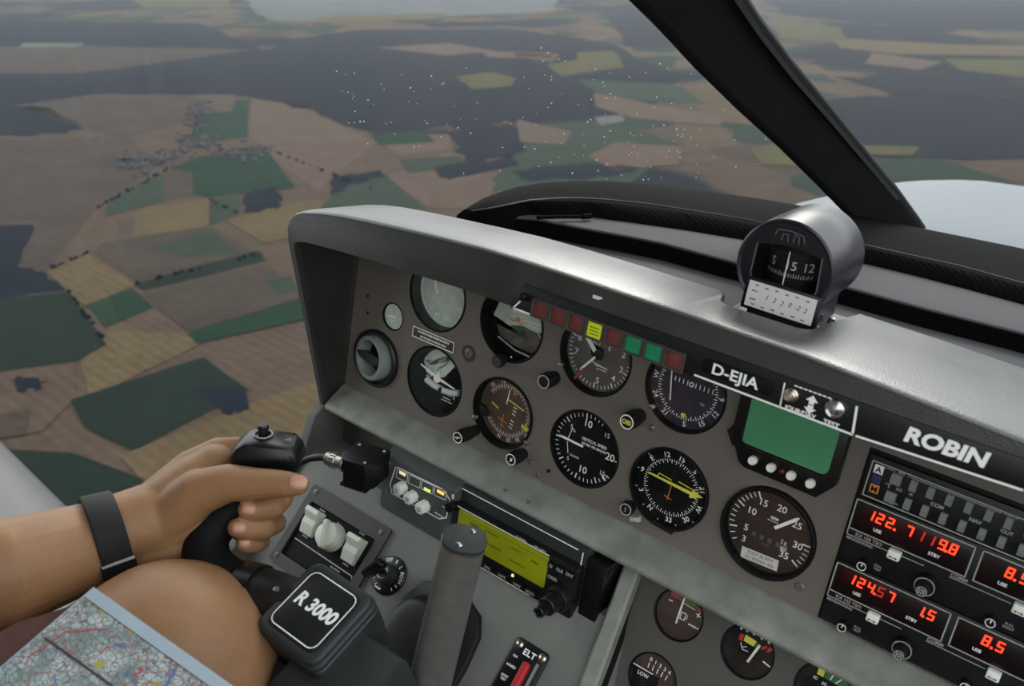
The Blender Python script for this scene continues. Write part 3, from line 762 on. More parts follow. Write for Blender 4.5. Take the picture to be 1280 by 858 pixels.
# test switch
ts = thing('lamp_test_panel', 'day and night toggle switch with test lamp on the fascia', 'switch', on_panel(.4235, .164, -.1014))
b = B(); b.at(-.0196, .0022, 0); b.lathe([(.0052, 0), (.0052, .0015), (.0042, .002), (.0042, .004), (.0030, .0045), (.0030, .003), (0, .003)], 24); b.build('toggle_collar', 'nickel', ts)
b = B(); b.tube([(-.0196, .0022, .003), (-.0197, .0024, .0070), (-.0198, .0024, .0100)], [.0012, .0014, .0021], 10); b.build('toggle_lever', 'nickel', ts)
b = B(); b.flat([(-.0045, .0075), (-.0090, .0030), (-.0065, .0030), (-.0065, .0006), (-.0025, .0006), (-.0025, .0030), (0, .0030)], .0007); b.flat([(-.0045, -.0068), (-.0090, -.0023), (-.0065, -.0023), (-.0065, -.0001), (-.0025, -.0001), (-.0025, -.0023), (0, -.0023)], .0007)
b.build('arrow_mark', 'white', ts)
b = B(); b.text('JOUR/DAY', -.0105, -.0076, .0032, .0008, bold=.035, sx=1.05); b.build('lettering', 'white', ts, recalc=False)
b = B(); b.text('TEST', .0125, -.0078, .0036, .0008, bold=.035); b.build('lettering', 'white', ts, recalc=False)
b = B()
for k in range(9): b.box(-.018 + k * .0035, .0098, .0005, .0026, .0009, .0003)
b.build('lettering', 'white', ts, recalc=False)
b = B(); b.at(.0125, .0038, 0); b.lathe([(.0072, 0), (.0074, .0015), (.0068, .0034), (.0060, .0038), (.0052, .0024), (.0028, .0034), (0, .0036)], 32); b.build('test_lamp', 'chrome', ts)

# annunciator lamps
lens = [('lamp red', 'dark red'), ('lamp red', 'dark red'), ('lamp red', 'dark red'), ('lamp yellow', 'lit yellow'), ('lamp red', 'dark red'), ('lamp green', 'green'), ('lamp green', 'green'), ('lamp red', 'dark red')]
where = ['first lamp from the left in the row', 'second lamp from the left in the row', 'lamp just left of the lit yellow lamp', 'the only yellow lamp in the row', 'lamp between the yellow and the green lamps', 'left one of the two green lamps', 'right one of the two green lamps', 'last lamp at the right end of the row']
for k in range(8):
    x = .1805 + .01847 * k; z = .1612 - .00015 * k
    an = thing('annunciator_lamp', '%s square warning lamp, %s' % (lens[k][1], where[k]), 'lamp', on_panel(x, z, -.1012), 'warning lamps on the hood front')
    b = B(); o_ = rrect(.0178, .0162, .0008); i_ = rrect(.0143, .0133, .0006)
    holed(o_, [i_], .0045, 'frame', 'plate grey', an).location.z = .0030
    b = B(); b.prism(rrect(.0141, .0131, .0006), -.001, .0016, .0005); b.build('lens', lens[k][0], an)
    if k in (3, 5, 6):
        b = B()
        for r_ in range(3 if k == 3 else 2):
            for q in range(4): b.box(-.0035 + q * .0023, .0022 - r_ * .0028, .00175, .0015, .0012, .0002)
        b.build('legend', 'lcd ink' if k == 3 else 'green paint', an)

# ------------------------------------------------------------------ instrument panel sheet
RH = .0404
DIALS = {'turn': (-.0096, -.0003), 'hsi': (.0882, -.0005), 'vsi': (.1913, .0004), 'adf': (.2879, -.0005), 'rpm': (.3868, .0009), 'asi': (-.0202, .0975), 'ai': (.0817, .0969), 'alt': (.1843, .098), 'vor': (.2816, .098)}
RAD = {k: RH for k in DIALS}; RAD['rpm'] = .0425; RAD['hsi'] = .0390
out = [(-.1475, -.056), (.99, -.056), (.99, .166), (.217, .1635), (.106, .162), (.012, .157), (-.073, .152), (-.117, .148), (-.136, .136), (-.1425, .118)]
ip = thing('instrument_panel', 'grey brown flight instrument panel under the hood', 'instrument panel', on_panel(0, 0))
holes = [circ(RAD[k] + .0005, 64, *c_) for k, c_ in DIALS.items()] + [circ(.0165, 40, -.0811, .0535), circ(.033, 48, -.099, -.0035)]
holed(out, holes, .003, 'panel_sheet', 'panel grey', ip)
for x, z, r in ((.0331, .0483, .0052), (-.1176, -.0265, .0028), (-.1228, .066, .0016), (-.1203, .0462, .0016), (.1438, -.0498, .0030), (.1563, -.0396, .0020), (.4255, -.0346, .0042)):
    b = B(); b.at(x, z, 0); b.lathe([(r, 0), (r, .0008), (r * .8, .0014), (r * .3, .0014), (r * .25, .0006), (0, .0006)], 20); b.build('screw', 'dark steel' if r > .0025 else 'soft black', ip)
b = B(); b.at(.0331, .0483, 0); b.ring(.0056, .0095, -.0005, .0003, 40); b.build('screw_dimple', 'plate grey', ip)
# ledge along the foot of the panel
b = B(); prof = [(0.0, -.0545), (-.004, -.0555), (-.0255, -.0705), (-.0300, -.0752), (-.0303, -.0775), (-.0285, -.0806), (-.024, -.082), (.012, -.082), (.012, -.0545)]
b.loft([[(-.1475, y, z) for y, z in prof]] + [[(x, y, z) for y, z in prof] for x in (-.143, .2, .99)], closed=True, cap=True)
lg = b.build('panel_ledge', 'ledge grey', None, smooth=40); tag(lg, 'worn grey padded ledge running below the flight instruments', 'ledge')
for x, y, z in ((.122, -.0238, -.0688), (.152, -.024, -.069)):
    b = B(); b.frame((x, y, z), (1, 0, 0), (0, .82, .57), (0, -.57, .82)); b.lathe([(.0022, 0), (.0022, .0012), (.001, .0016), (0, .001)], 14); b.build('screw', 'dark steel', lg)

# ------------------------------------------------------------------ sloping console below
def spt(s): p = SL0 - SLY * s; return (p.y, p.z)
y1, z1 = spt(.40); Rr = lambda s: .2725 + .125 * s
prof = [spt(.052), (.03, spt(.052)[1]), (.03, -.5), (y1 + .02, z1), (y1, z1)]
b = B(); b.loft([[(-.160, y, z) for y, z in prof], [(x, y, z) for x, (y, z) in zip((Rr(.052), Rr(.052), Rr(.4), Rr(.4), Rr(.4)), prof)]], closed=True, cap=True)
con = b.build('console', 'console grey', None); tag(con, 'sloping grey centre console below the panel ledge', 'console')
b = B(); b.box(.055, .022, -.112, .430, .010, .064); b.build('back_panel', 'panel dark', con)
b = B(); b.loft([[(Rr(s) + d - .0005, *spt(s)) for s in (-.02, .4)] + [(Rr(.4) + d, .028, -.49), (Rr(-.02) + d, .028, -.09)] for d in (0, .002)], closed=True, cap=True); b.build('side_shade', 'soft black', con)  # black plate paints the shade on the console's right side
b = B(); rs_ = [(-.0085, -.003), (.0085, -.003), (.0085, .0085), (.006, .011), (-.006, .011), (-.0085, .0085)]
b.sweep([Vector((Rr(s) - .001, *spt(s))) for s in (-.012, .1, .2, .4)], rs_, [SLN] * 4); b.build('end_rib', 'ledge grey', con)
# right hand engine gauge panel, leaning back a little
EA = math.radians(17); EGY = Vector((0, math.sin(EA), math.cos(EA))); EG0 = Vector((0, 0, -.1213))
EG = [(.3262, .0003), (.3975, .0005), (.4688, .0010), (.3232, -.0690)]
def on_engine(x, s): return fmat(EG0 + Vector((x, 0, 0)) + EGY * s, PANEL_X, EGY)
ep = thing('engine_gauge_panel', 'dark grey panel of small engine gauges below the ledge at lower right', 'instrument panel', on_engine(0, 0))
holed([(.270, -.24), (.99, -.24), (.99, .046), (.270, .046)], [circ(.0255, 48, *c_) for c_ in EG], .003, 'panel_sheet', 'panel dark', ep)
b = B(); b.box(.63, -.10, -.05, .70, .28, .004); b.build('backing', 'soft black', ep)
# ------------------------------------------------------------------ flight instruments
mm = .001
def gauge(key, name, label, depth, face, proud=.0, group=None, glass=True, M=None, R=None, lip=.002):
    if M is None: M = on_panel(*DIALS[key]); R = RAD[key]
    g = thing(name, label, 'gauge', M, group)
    b = B()
    b.lathe([(R + .0003, -.001), (R + .0003, proud + .0002), (R - lip * .3, proud + .0008), (R - lip, proud + .0004), (R - lip - .0006, -depth), (R + .0008, -depth - .004), (R + .0003, -.004)], 72, closed=True)
    b.build('bezel', 'bezel matte', g, smooth=30)
    b = B(); b.disc(R - lip - .0002, -depth); b.build('dial_face', face, g, recalc=False)
    if glass:
        b = B(); b.cyl(R - lip - .0003, proud - .0010, proud - .0004, 0, 64); b.build('glass', 'gauge glass', g)
    g['_d'] = depth
    return g
def marks(g, fn, name='markings', m='white', dz=.0003):
    b = B(); fn(b, -g['_d'] + dz); return b.build(name, m, g, smooth=0, recalc=False)
def needle(g, pts, z, m='white', name='needle', th=.0008):
    b = B(); b.prism(pts, z, z + th); return b.build(name, m, g, smooth=0)
def needle_poly(cx, cy, ang, L, w, tail=0, tip=.35):
    a = math.radians(ang); d = Vector((math.sin(a), math.cos(a))); t = Vector((d.y, -d.x)); c = Vector((cx, cy))
    return [tuple(c - d * tail + t * w / 2), tuple(c + d * L * .88 + t * w / 2), tuple(c + d * L + t * w * tip / 2), tuple(c + d * L - t * w * tip / 2), tuple(c + d * L * .88 - t * w / 2), tuple(c - d * tail - t * w / 2)]
def small_text(b, x, y, n, h, z, w=.0016):     # lettering too small to read
    for k in range(n): b.box(x + (k - (n - 1) / 2) * w * 1.25, y, z, w * random.uniform(.6, 1), h, .0001)
def knob(g, x, y, r, L, name='knob', cap=None, cap_m='white', tilt=0, ring=True, z0=0):
    b = B(); b.at(x, y, z0); n = 40; prof = [(r * 1.05, 0), (r * 1.05, L * .12), (r * .86, L * .2)]
    b.lathe([(r * .9, 0), (r * .9, L * .25), (r, L * .3), (r, L * .94), (r * .93, L), (0, L)], 28)
    for k in range(18):
        a = 2 * PI * k / 18; b.at(x + r * math.cos(a), y + r * math.sin(a), z0); b.lathe([(r * .09, L * .35), (r * .09, L * .9)], 6)
    o = b.build(name, 'black plastic', g)
    if ring:
        b = B(); b.at(x, y, z0 + L + .0002); b.ring(r * .78, r * .92, 0, .0003, 36)
        if cap: cap(b)
        b.build('knob_mark', cap_m, o, smooth=0)
    return o

# vertical speed
g = gauge('vsi', 'vertical_speed_indicator', 'black vertical speed dial, middle of the lower row, needle pointing left', .004, 'dial black')
def f(b, z):
    for k in range(-20, 21):
        a = 270 + k * 8.1 if abs(k) <= 10 else 270 + (81 + (abs(k) - 10) * 8.1) * (1 if k > 0 else -1)
        big = k % 5 == 0
        if abs(k) == 20 or 60 < (a - 0) % 360 < 78 or 84 < a % 360 < 96: continue
        if 30 < a % 360 < 88 or 92 < a % 360 < 122: continue
        b.tick(a, .0305 if big else .0325, .0365, .0013 if big else .0008, z)
    b.text('5', -.0200, .0160, .0048, z); b.text('10', -.0025, .0262, .0072, z, bold=.01); b.text('15', .0205, .0225, .0048, z); b.text('20', .0283, .0020, .0074, z, bold=.01)
    b.text('15', .0232, -.0180, .0048, z); b.text('10', .0010, -.0235, .0072, z, bold=.01); b.text('5', -.0178, -.0190, .0042, z)
    b.text('VERTICAL SPEED', .0082, .0090, .0030, z, bold=.02, sx=.92); b.text('100 FEET PER MINUTE', .0082, .0040, .0025, z, bold=.02, sx=.82)
    b.text('UP', -.0165, .0120, .0022, z); b.text('DOWN', -.0110, -.0140, .0022, z)
    b.line([(-.0190, .0140), (-.0218, .0020)], .0007, z); b.line([(-.0218, -.0020), (-.0190, -.0130)], .0007, z)
    b.line([(-.0190, .0140), (-.0165, .0140)], .0007, z)
    b.tick(130, .0300, .0385, .0016, z); b.tick(122, .034, .038, .0009, z); b.tick(90, .0345, .0365, .0014, z)
marks(g, f)
needle(g, needle_poly(-.0030, .0008, 271.5, .0295, .0022, 0, .3), -.0034)

# turn co-ordinator
g = gauge('turn', 'turn_coordinator', 'turn coordinator with little white aeroplane, leftmost dial of the lower row', .016, 'dial black')
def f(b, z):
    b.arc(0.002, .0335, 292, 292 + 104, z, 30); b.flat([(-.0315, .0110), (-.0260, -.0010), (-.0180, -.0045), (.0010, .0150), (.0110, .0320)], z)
marks(g, f, 'reflection_patch', 'dial pale', .0002)  # diagonal reflection in the glass, painted onto the dial
def f(b, z):
    b.line([(-.0270, .0034), (-.0235, .0030)], .0022, z); b.line([(-.0240, -.0050), (-.0205, -.0062)], .0022, z); b.text('L', -.0185, -.0128, .0042, z); b.text('R', .0190, -.0175, .0042, z)
    b.line([(.0270, .0034), (.0300, .0034)], .0022, z)
    b.text('2 MIN', .0085, -.0160, .0036, z, bold=.01); small_text(b, .0085, -.0215, 6, .0014, z); small_text(b, .0085, -.0250, 8, .0012, z)
marks(g, f)
b = B(); b.frame((-.0020, .0012, -.0075), (1, -.22, 0), (.22, 1, 0), (0, 0, 1))
b.prism([(-.027, .0022), (-.004, -.0002), (.004, -.0002), (.027, .0022), (.027, .0034), (.004, .0030), (-.004, .0030), (-.027, .0034)], 0, .001)
b.lathe([(.0048, 0), (.0048, .0012), (0, .0018)], 24); b.prism([(-.0008, 0), (.0008, 0), (.0005, .0095), (-.0005, .0095)], 0, .001); b.prism([(-.0060, .0050), (.0060, .0050), (.0060, .0062), (-.0060, .0062)], 0, .001)
b.build('aeroplane_symbol', 'white', g, smooth=0)
b = B(); b.tube([(-.0200, -.0070, -.0110), (-.008, -.0100, -.0105), (.008, -.0110, -.0105), (.020, -.0095, -.0105), (.0290, -.0060, -.0110)], .0038, 12)
tb = b.build('slip_tube', 'dial pale', g)
b = B(); b.lathe([(0, -.0034), (.0024, -.0024), (.0034, 0), (.0024, .0024), (0, .0034)], 16)
tb2 = b.build('slip_ball', 'black bezel', tb); tb2.location = (.004, -.0106, -.0085)

# horizontal situation indicator
g = gauge('hsi', 'horizontal_situation_indicator', 'compass dial, brown glare painted into its face, with orange aeroplane and two knobs, second dial of the lower row', .009, 'dial bronze glare', proud=.0015)
def f(b, z):
    for k in range(72):
        if 255 < k * 5 < 300: continue
        b.tick(k * 5 + 2, .0262 if k % 2 else .0245, .0295, .0006, z)
    for t, a in (('3', 70), ('6', 40), ('12', 340), ('15', 312), ('30', 145), ('33', 168), ('W', 122), ('24', 92), ('N', 191)): b.text(t, .0325 * math.sin(math.radians(a)), .0325 * math.cos(math.radians(a)), .0040, z, rot=-a, bold=.012)
    for k in range(7):
        if k != 3: b.line([(.0075 - k * .0004, .0075 - k * .0040), (.0110 - k * .0004, .0065 - k * .0040)], .0010, z)
marks(g, f)
b = B()
for a, c_ in (((-.0200, .0030), (-.0115, -.0005)), ((-.0010, .0140), (.0215, .0090))): b.line([a, c_], .0013, -.0070)
b.flat([(.0215, -.0055), (.0265, -.0085), (.0250, -.0035), (.0290, -.0075), (.0325, -.0090), (.0300, -.0110), (.0275, -.0140), (.0255, -.0105), (.0215, -.0105)], -.0070); b.build('course_arrow', 'yellow', g, smooth=0, recalc=False)
b = B(); b.line([(-.0025, -.0040), (-.0030, -.0190)], .0008, -.0058); b.line([(-.0085, -.0100), (.0035, -.0125)], .0008, -.0058); b.line([(-.0055, -.0165), (-.0005, -.0175)], .0008, -.0058); b.text('R', .0080, .0240, .0046, -.0058, bold=.02); b.build('aeroplane_symbol', 'orange', g, smooth=0, recalc=False)
b = B(); b.line([(.0010, .0250), (-.0005, .0090)], .0012, -.0057); b.build('lubber_line', 'white', g, smooth=0, recalc=False)
b = B(); b.at(-.029, -.006, -.0065); b.prism([(-.008, -.007), (.004, -.009), (.010, -.006), (.005, .001), (-.006, .004)], 0, .004, .001); b.build('flag_cover', 'black plastic', g)
def cp1(b): b.line([(-.0030, -.0010), (.0030, .0010)], .0012, .0004); b.line([(.0005, .0018), (-.0005, -.0018)], .0008, .0004)
def cp2(b): b.flat([(-.0018, -.0032), (.0022, -.0010), (.0022, .0030), (.0006, .0012), (-.0012, .0020), (.0002, -.0004)], .0004)
knob(g, -.0315, -.0330, .0068, .030, 'course_knob', cp1)
knob(g, .0340, -.0335, .0068, .022, 'heading_knob', cp2, 'white')
for x, y in ((-.0335, -.0175), (.0370, -.0190), (.0452, -.0385)):
    b = B(); b.at(x, y, 0); b.cyl(.0026, 0, .004, .0008, 16); b.build('screw', 'nickel', g)

# adf
g = gauge('adf', 'direction_finder', 'black bearing dial with a long yellow double needle, lower row right of centre', .004, 'dial black', proud=.003)
def f(b, z):
    for k in range(72): b.tick(k * 5, .0245 if k % 2 == 0 else .0265, .0285, .0007, z)
    for t, a in (('6', 280), ('3', 242), ('N', 209), ('33', 171), ('30', 138), ('W', 105), ('E', 310), ('12', 340), ('15', 8), ('S', 38), ('21', 70)): b.text(t, .0325 * math.sin(math.radians(a)), .0325 * math.cos(math.radians(a)), .0050, z, rot=180 - a if 120 < a < 260 else -a + (90 if 260 < a < 300 else 0), bold=.015)
    for k in range(12): b.tick(k * 30 + 9, .0362, .0380, .0008, z)
marks(g, f)
b = B(); a = math.radians(-.5); z = -.0030
b.prism([(-.0248, .0052), (.020, .0022), (.0205, -.0010), (.0330, .0046), (.0225, .0080), (.0215, .0056), (-.0245, .0066)], z, z + .0006)
b.line([(-.0140, .0098), (-.0005, .0082)], .0009, z + .0003); b.line([(-.0140, .0098), (-.0150, .0068)], .0009, z + .0003); b.line([(.0070, .0098), (.0235, .0078)], .0010, z + .0003)
b.build('needle', 'yellow', g, smooth=0, recalc=False)
b = B(); b.line([(.0010, .0050), (.0000, -.0120)], .0008, -.0018); b.line([(-.0035, -.0090), (.0035, -.0105)], .0008, -.0018); b.build('aeroplane_symbol', 'orange', g, smooth=0, recalc=False)
k_ = knob(g, -.0340, -.0345, .0066, .010, 'heading_knob', lambda b: b.text('S', 0, 0, .0045, .0004), 'dim white')
b = B(); b.at(-.0255, -.0435, 0, rz=20); b.box(0, 0, .003, .010, .005, .006, .0015); b.build('pointer_tab', 'dim white', g)
b = B(); b.at(.003, -.0395, 0, rz=-6); b.box(0, 0, .0015, .022, .0035, .004, .001); b.build('bezel_clip', 'black plastic', g)

# tachometer
g = gauge('rpm', 'tachometer', 'large brown engine speed dial with paper sticker, rightmost of the lower row', .003, 'dial brown', proud=.005, lip=.0028)
g_ang = {3: 234, 5: 254, 10: 296, 15: 331, 20: 8, 25: 45, 30: 86, 35: 123}
def f(b, z):
    ks = sorted((v if v > 180 else v + 360, k) for k, v in g_ang.items())
    import bisect
    def ang(r):
        xs = [3, 5, 10, 15, 20, 25, 30, 35]; ys = [234, 254, 296, 331, 368, 405, 446, 483]
        i = max(0, min(6, bisect.bisect(xs, r) - 1)); return ys[i] + (ys[i + 1] - ys[i]) * (r - xs[i]) / (xs[i + 1] - xs[i])
    for r in range(3, 36):
        if 16 <= r <= 29: continue
        b.tick(ang(r), .0300 if r % 5 == 0 else .0325, .0372, .0013 if r % 5 == 0 else .0009, z)
    for t, x, y in (('3', -.0200, -.0170), ('5', -.0205, -.0055), ('10', -.0195, .0120), ('15', -.0115, .0240), ('20', .0055, .0255), ('25', .0215, .0170), ('30', .0265, -.0010), ('35', .0175, -.0150)): b.text(t, x, y, .0062, z, bold=.008)
    b.text('RPM', .0015, .0140, .0026, z, bold=.03); small_text(b, .0005, .0108, 5, .0008, z)
marks(g, f)
b = B(); z = -.0027
for k in range(5): b.box(-.0125 + k * .0075, -.0085, z, .0035, .0045, .0001)
b.box(-.0005, -.0138, z, .0075, .0012, .0001); b.build('hour_meter', 'faint grey', g, recalc=False)
b = B(); b.line([(.0128, -.0020), (.0128, -.0058)], .0012, z); b.box(.0160, -.0048, z, .002, .004, .0001); b.box(.0155, -.0100, z, .0055, .0040, .0001); b.build('hour_tenths', 'dim white', g, recalc=False)
b = B(); b.frame((-.0020, -.0288, -.0026), (1, .065, 0), (-.065, 1, 0), (0, 0, 1)); b.box(0, 0, .0002, .0345, .0108, .0004); st = b.build('sticker', 'card paper', g)
b = B(); b.frame((-.0020, -.0288, -.00215), (1, .065, 0), (-.065, 1, 0), (0, 0, 1)); b.text('ZEIGT 50 RPM', 0, .0024, .0030, 0, sx=.92); b.text('ZU WENIG AN', 0, -.0024, .0030, 0, sx=.92); b.build('lettering', 'soft black', st, recalc=False)
needle(g, needle_poly(.0040, .0062, 44.5, .0255, .0030, 0, .25), -.0020)
b = B(); b.arc(.0345, .0365, 44, 54, -.0026); b.build('red_mark', 'dull red', g, recalc=False)

# airspeed
g = gauge('asi', 'airspeed_indicator', 'airspeed dial, pale reflection painted into its face, half under the hood, leftmost dial of the upper row', .015, 'dial pale')  # pale reflection in the glass is painted as the dial face
def f(b, z):
    for k in range(60):
        if 170 < k * 6 < 235 or 60 < k * 6 < 140: b.tick(k * 6, .0325 if k % 2 else .030, .0355, .0008, z)
    b.arc(.0345, .0362, 215, 300, z, 20)
    for t, x, y in (('60', -.0190, -.0215), ('80', -.0085, -.0270), ('100', .0060, -.0280), ('120', .0215, -.0130), ('140', .026, .004)): b.text(t, x, y, .0046, z)
marks(g, f)
needle(g, needle_poly(-.0072, -.001, 340, .030, .0026, 0, .3), -.0085)

# attitude
g = gauge('ai', 'attitude_indicator', 'artificial horizon dial with sky and ground, second dial of the upper row', .016, 'dial black')
def f(b, z): b.flat([(-.0350, -.0030), (-.030, -.0110), (-.020, -.0120), (-.008, -.0060), (.004, -.0030), (.020, -.0045), (.0350, -.0020), (.034, .012), (.024, .0265), (.008, .0350), (-.010, .0345), (-.026, .025)], z)
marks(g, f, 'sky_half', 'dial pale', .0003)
mat('horizon ground', '2e3f3a', 0.4, col2='857468', vscale=55)
def f(b, z): b.flat([(-.0350, -.0030), (-.030, -.0110), (-.020, -.0120), (-.008, -.0060), (.004, -.0030), (.020, -.0045), (.0350, -.0020), (.031, -.018), (.020, -.0285), (-.006, -.0270), (-.022, -.0230)], z)
marks(g, f, 'ground_half', 'horizon ground', .0003)
def f(b, z):
    for k in range(4): b.line([(-.014 + .002 * k, .014 - .005 * k), (.012 - .002 * k, .0165 - .005 * k)], .0006, z)
    b.line([(.004, .0035), (.032, .0050)], .0012, z); b.line([(.010, .0005), (.031, .0012)], .0008, z); b.line([(.019, .0010), (.0320, -.0120)], .0008, z)
marks(g, f, 'pitch_lines', 'white', .0008)
b = B(); b.line([(-.0130, .0040), (-.004, .0010)], .0012, -.009); b.line([(-.004, .0010), (.0016, .0040)], .0012, -.009); b.line([(.0016, .0040), (.0075, .0005)], .0012, -.009); b.at(.0016, .004, -.009); b.ring(.0018, .003, 0, .0006, 20); b.build('aeroplane_symbol', 'orange', g, smooth=0, recalc=False)
b = B(); b.tube([(-.018, -.0200, -.006), (.006, -.0270, -.005), (.0265, -.0285, -.006)], .0008, 8); b.build('wire', 'dim white', g)
b = B(); b.at(.0045, -.0350, -.003); b.disc(.0012, 0, 16); b.build('index_dot', 'white', g, recalc=False)
knob(g, -.0040, -.0405, .0062, .010, 'adjust_knob', None, 'dim white', ring=False)
b = B(); b.at(-.0040, -.0405, .0101); b.disc(.0052, 0, 24); b.build('knob_cap', 'plate grey', g, recalc=False)

# altimeter
g = gauge('alt', 'altimeter', 'altimeter dial, grey reflection painted into its face, with striped flag and two hands, centre of the upper row', .009, 'dial grey reflection')
def f(b, z):
    for k in range(50):
        a = k * 7.2
        if 60 < a < 92: continue
        b.tick(a, .0318 if k % 5 else .0300, .0355, .0013 if k % 5 == 0 else .0008, z)
    for d_, a in (('0', 0), ('1', 36), ('2', 72), ('3', 105), ('4', 133), ('5', 174), ('6', 218), ('7', 258), ('8', 290), ('9', 324)): b.text(d_, .0268 * math.sin(math.radians(a)), .0268 * math.cos(math.radians(a)), .0062, z, bold=.005)
    b.text('ALT', -.0055, .0102, .0042, z, bold=.01); b.text('E', .0095, .0090, .0042, z, bold=.01); small_text(b, .0030, -.0120, 7, .0010, z); small_text(b, .0050, -.0150, 6, .0010, z); b.line([(-.0065, -.0100), (.0110, -.0125)], .0008, z)
marks(g, f)
b = B(); z = -.0085; b.flat([(-.0120, .008), (.004, .006), (.0030, -.006), (-.0090, -.0040)], z); b.build('drum_window', 'dial black', g, recalc=False)
b = B()
for k in range(4): b.line([(-.0315 + k * .0022, -.0215 - k * .0010), (-.0260 + k * .0022, -.0275 - k * .0010)], .0010, z)
b.build('striped_flag', 'green paint', g, recalc=False)
needle(g, needle_poly(-.004, .002, 314, .0300, .0042, 0, .8), -.0065, name='hundreds_hand')
needle(g, needle_poly(0, 0, 218, .0270, .0022, 0, .2), -.0055, name='thousands_hand')
needle(g, needle_poly(-.012, -.0185, 213, .0240, .0026, 0, .9), -.0050, 'dull red', 'red_pointer')
b = B(); b.lathe([(.0048, -.0088), (.0048, -.0050), (.0030, -.0045), (0, -.0045)], 20); b.build('hub', 'black plastic', g)
knob(g, -.0400, -.0370, .0075, .020, 'setting_knob', None, 'dim white')
b = B(); b.at(-.0350, -.0215, 0); b.cyl(.0026, 0, .003, .0008, 16); b.build('screw', 'nickel', g)

# vor / ils
g = gauge('vor', 'course_deviation_indicator', 'course dial, violet reflection painted into its face, under the hood, rightmost round dial of the upper row', .006, 'dial violet reflection')
def f(b, z):
    for k in range(72): b.tick(k * 5, .0262 if k % 2 == 0 else .0278, .0298, .0008, z)
    for t, a in (('S', 173), ('21', 210), ('24', 243), ('W', 275), ('30', 307), ('33', 338), ('N', 0), ('3', 30), ('6', 55), ('9', 86), ('12', 114), ('15', 143)): b.text(t, .0335 * math.sin(math.radians(a)), .0335 * math.cos(math.radians(a)), .0050, z, rot=180 - a if 100 < a < 260 else -a, bold=.012)
    for k in range(-5, 6):
        if k: b.tick(90, .0030 + 0, .0030, .0001, z); b.line([(.0028 + k * .0042, .0040), (.0028 + k * .0042, .0078)], .0008, z)
    b.text('TO', .0165, -.0090, .0024, z)
marks(g, f)
b = B(); b.at(.0028, .0058, -.0054); b.ring(.0014, .0024, 0, .0003, 20); b.build('centre_dot', 'white', g)
b = B(); b.line([(-.0195, .0190), (-.0140, -.0150)], .0013, -.0042); b.build('deviation_needle', 'white', g, recalc=False)
b = B(); b.flat([(.0000, -.0232), (.0034, -.0232), (.0046, -.0256), (.0017, -.0275), (-.0012, -.0256)], -.0050); b.build('course_index', 'yellow', g, recalc=False)
k_ = knob(g, -.0385, -.0400, .0078, .024, 'course_knob', None, 'white')
b = B(); b.at(-.0385, -.0400, .0246); b.text('OBS', 0, 0, .0042, 0, bold=.04, sx=.85); b.build('knob_lettering', 'yellow', k_, recalc=False)
for x, y in ((-.0270, -.0260), (-.022, -.0455)):
    b = B(); b.at(x, y, 0); b.cyl(.0028, 0, .004, .0008, 16); b.build('screw', 'nickel', g)

# small vacuum gauge and air vent at the left end
g = gauge(None, 'suction_gauge', 'small pale round gauge above the round air vent', .002, 'dial pale', M=on_panel(-.0811, .0535), R=.016, lip=.0008)
def f(b, z):
    for k in range(14): b.tick(-130 + k * 20, .0118, .0135, .0006, z)
    b.text('4', -.006, .006, .0030, z); b.text('6', .006, .006, .0030, z); small_text(b, 0, -.0055, 4, .0016, z, .0014)
    b.prism(needle_poly(.002, 0, 262, .0115, .0020, .002, .3), z + .0004, z + .0008)
marks(g, f)
g = thing('air_vent', 'round black swivelling air vent at the left end of the panel', 'vent', on_panel(-.099, -.0035))
b = B(); b.lathe([(.0345, -.001), (.0345, .004), (.0325, .006), (.0300, .0062), (.0285, .003), (.0285, .0005), (.0262, .0005), (.0262, -.02), (.0325, -.02)], 64, closed=True); b.build('outer_ring', 'black plastic', g)
b = B(); b.frame((-.002, .001, .004), (1, 0, .16), (0, 1, -.05), (-.16, .05, 1)); b.lathe([(.0262, -.012), (.0270, .004), (.0255, .0072), (.0210, .0076), (.0200, .006), (.0195, -.016), (.0262, -.016)], 64, closed=True); b.build('nozzle', 'button grey', g)
b = B(); b.frame((-.002, .001, .004), (1, 0, .16), (0, 1, -.05), (-.16, .05, 1)); b.disc(.0200, -.010); b.build('throat', 'soft black', g)
b = B(); b.frame((-.002, .001, .004), (1, 0, .16), (0, 1, -.05), (-.16, .05, 1))
b.loft([[(-.0225, .0035, .0085), (-.0225, -.0035, .0065), (-.018, -.0075, -.006), (-.018, .0015, -.006)], [(0, .0050, .0055), (0, -.0080, .0045), (0, -.0140, -.008), (0, .002, -.008)], [(.0195, .0045, .0045), (.0195, -.0020, .0035), (.0195, -.006, -.008), (.0195, .002, -.008)]], closed=True, cap=True); b.build('flap', 'box grey', g)
# placard
g = thing('placard', 'small engraved placard between the airspeed dial and turn coordinator', 'placard', on_panel(-.0178, .0475))
b = B(); b.prism(rrect(.0615, .0125, .0006), 0, .0008, .0002); b.build('plate', 'plate grey', g)
b = B(); b.line([(-.0302, -.0057), (.0302, -.0057), (.0302, .0057), (-.0302, .0057)], .0011, .0010, True)
small_text(b, 0, .0024, 17, .0023, .0010, .0022); small_text(b, .0005, -.0024, 14, .0021, .0010, .0022); b.build('lettering', 'white', g, recalc=False)

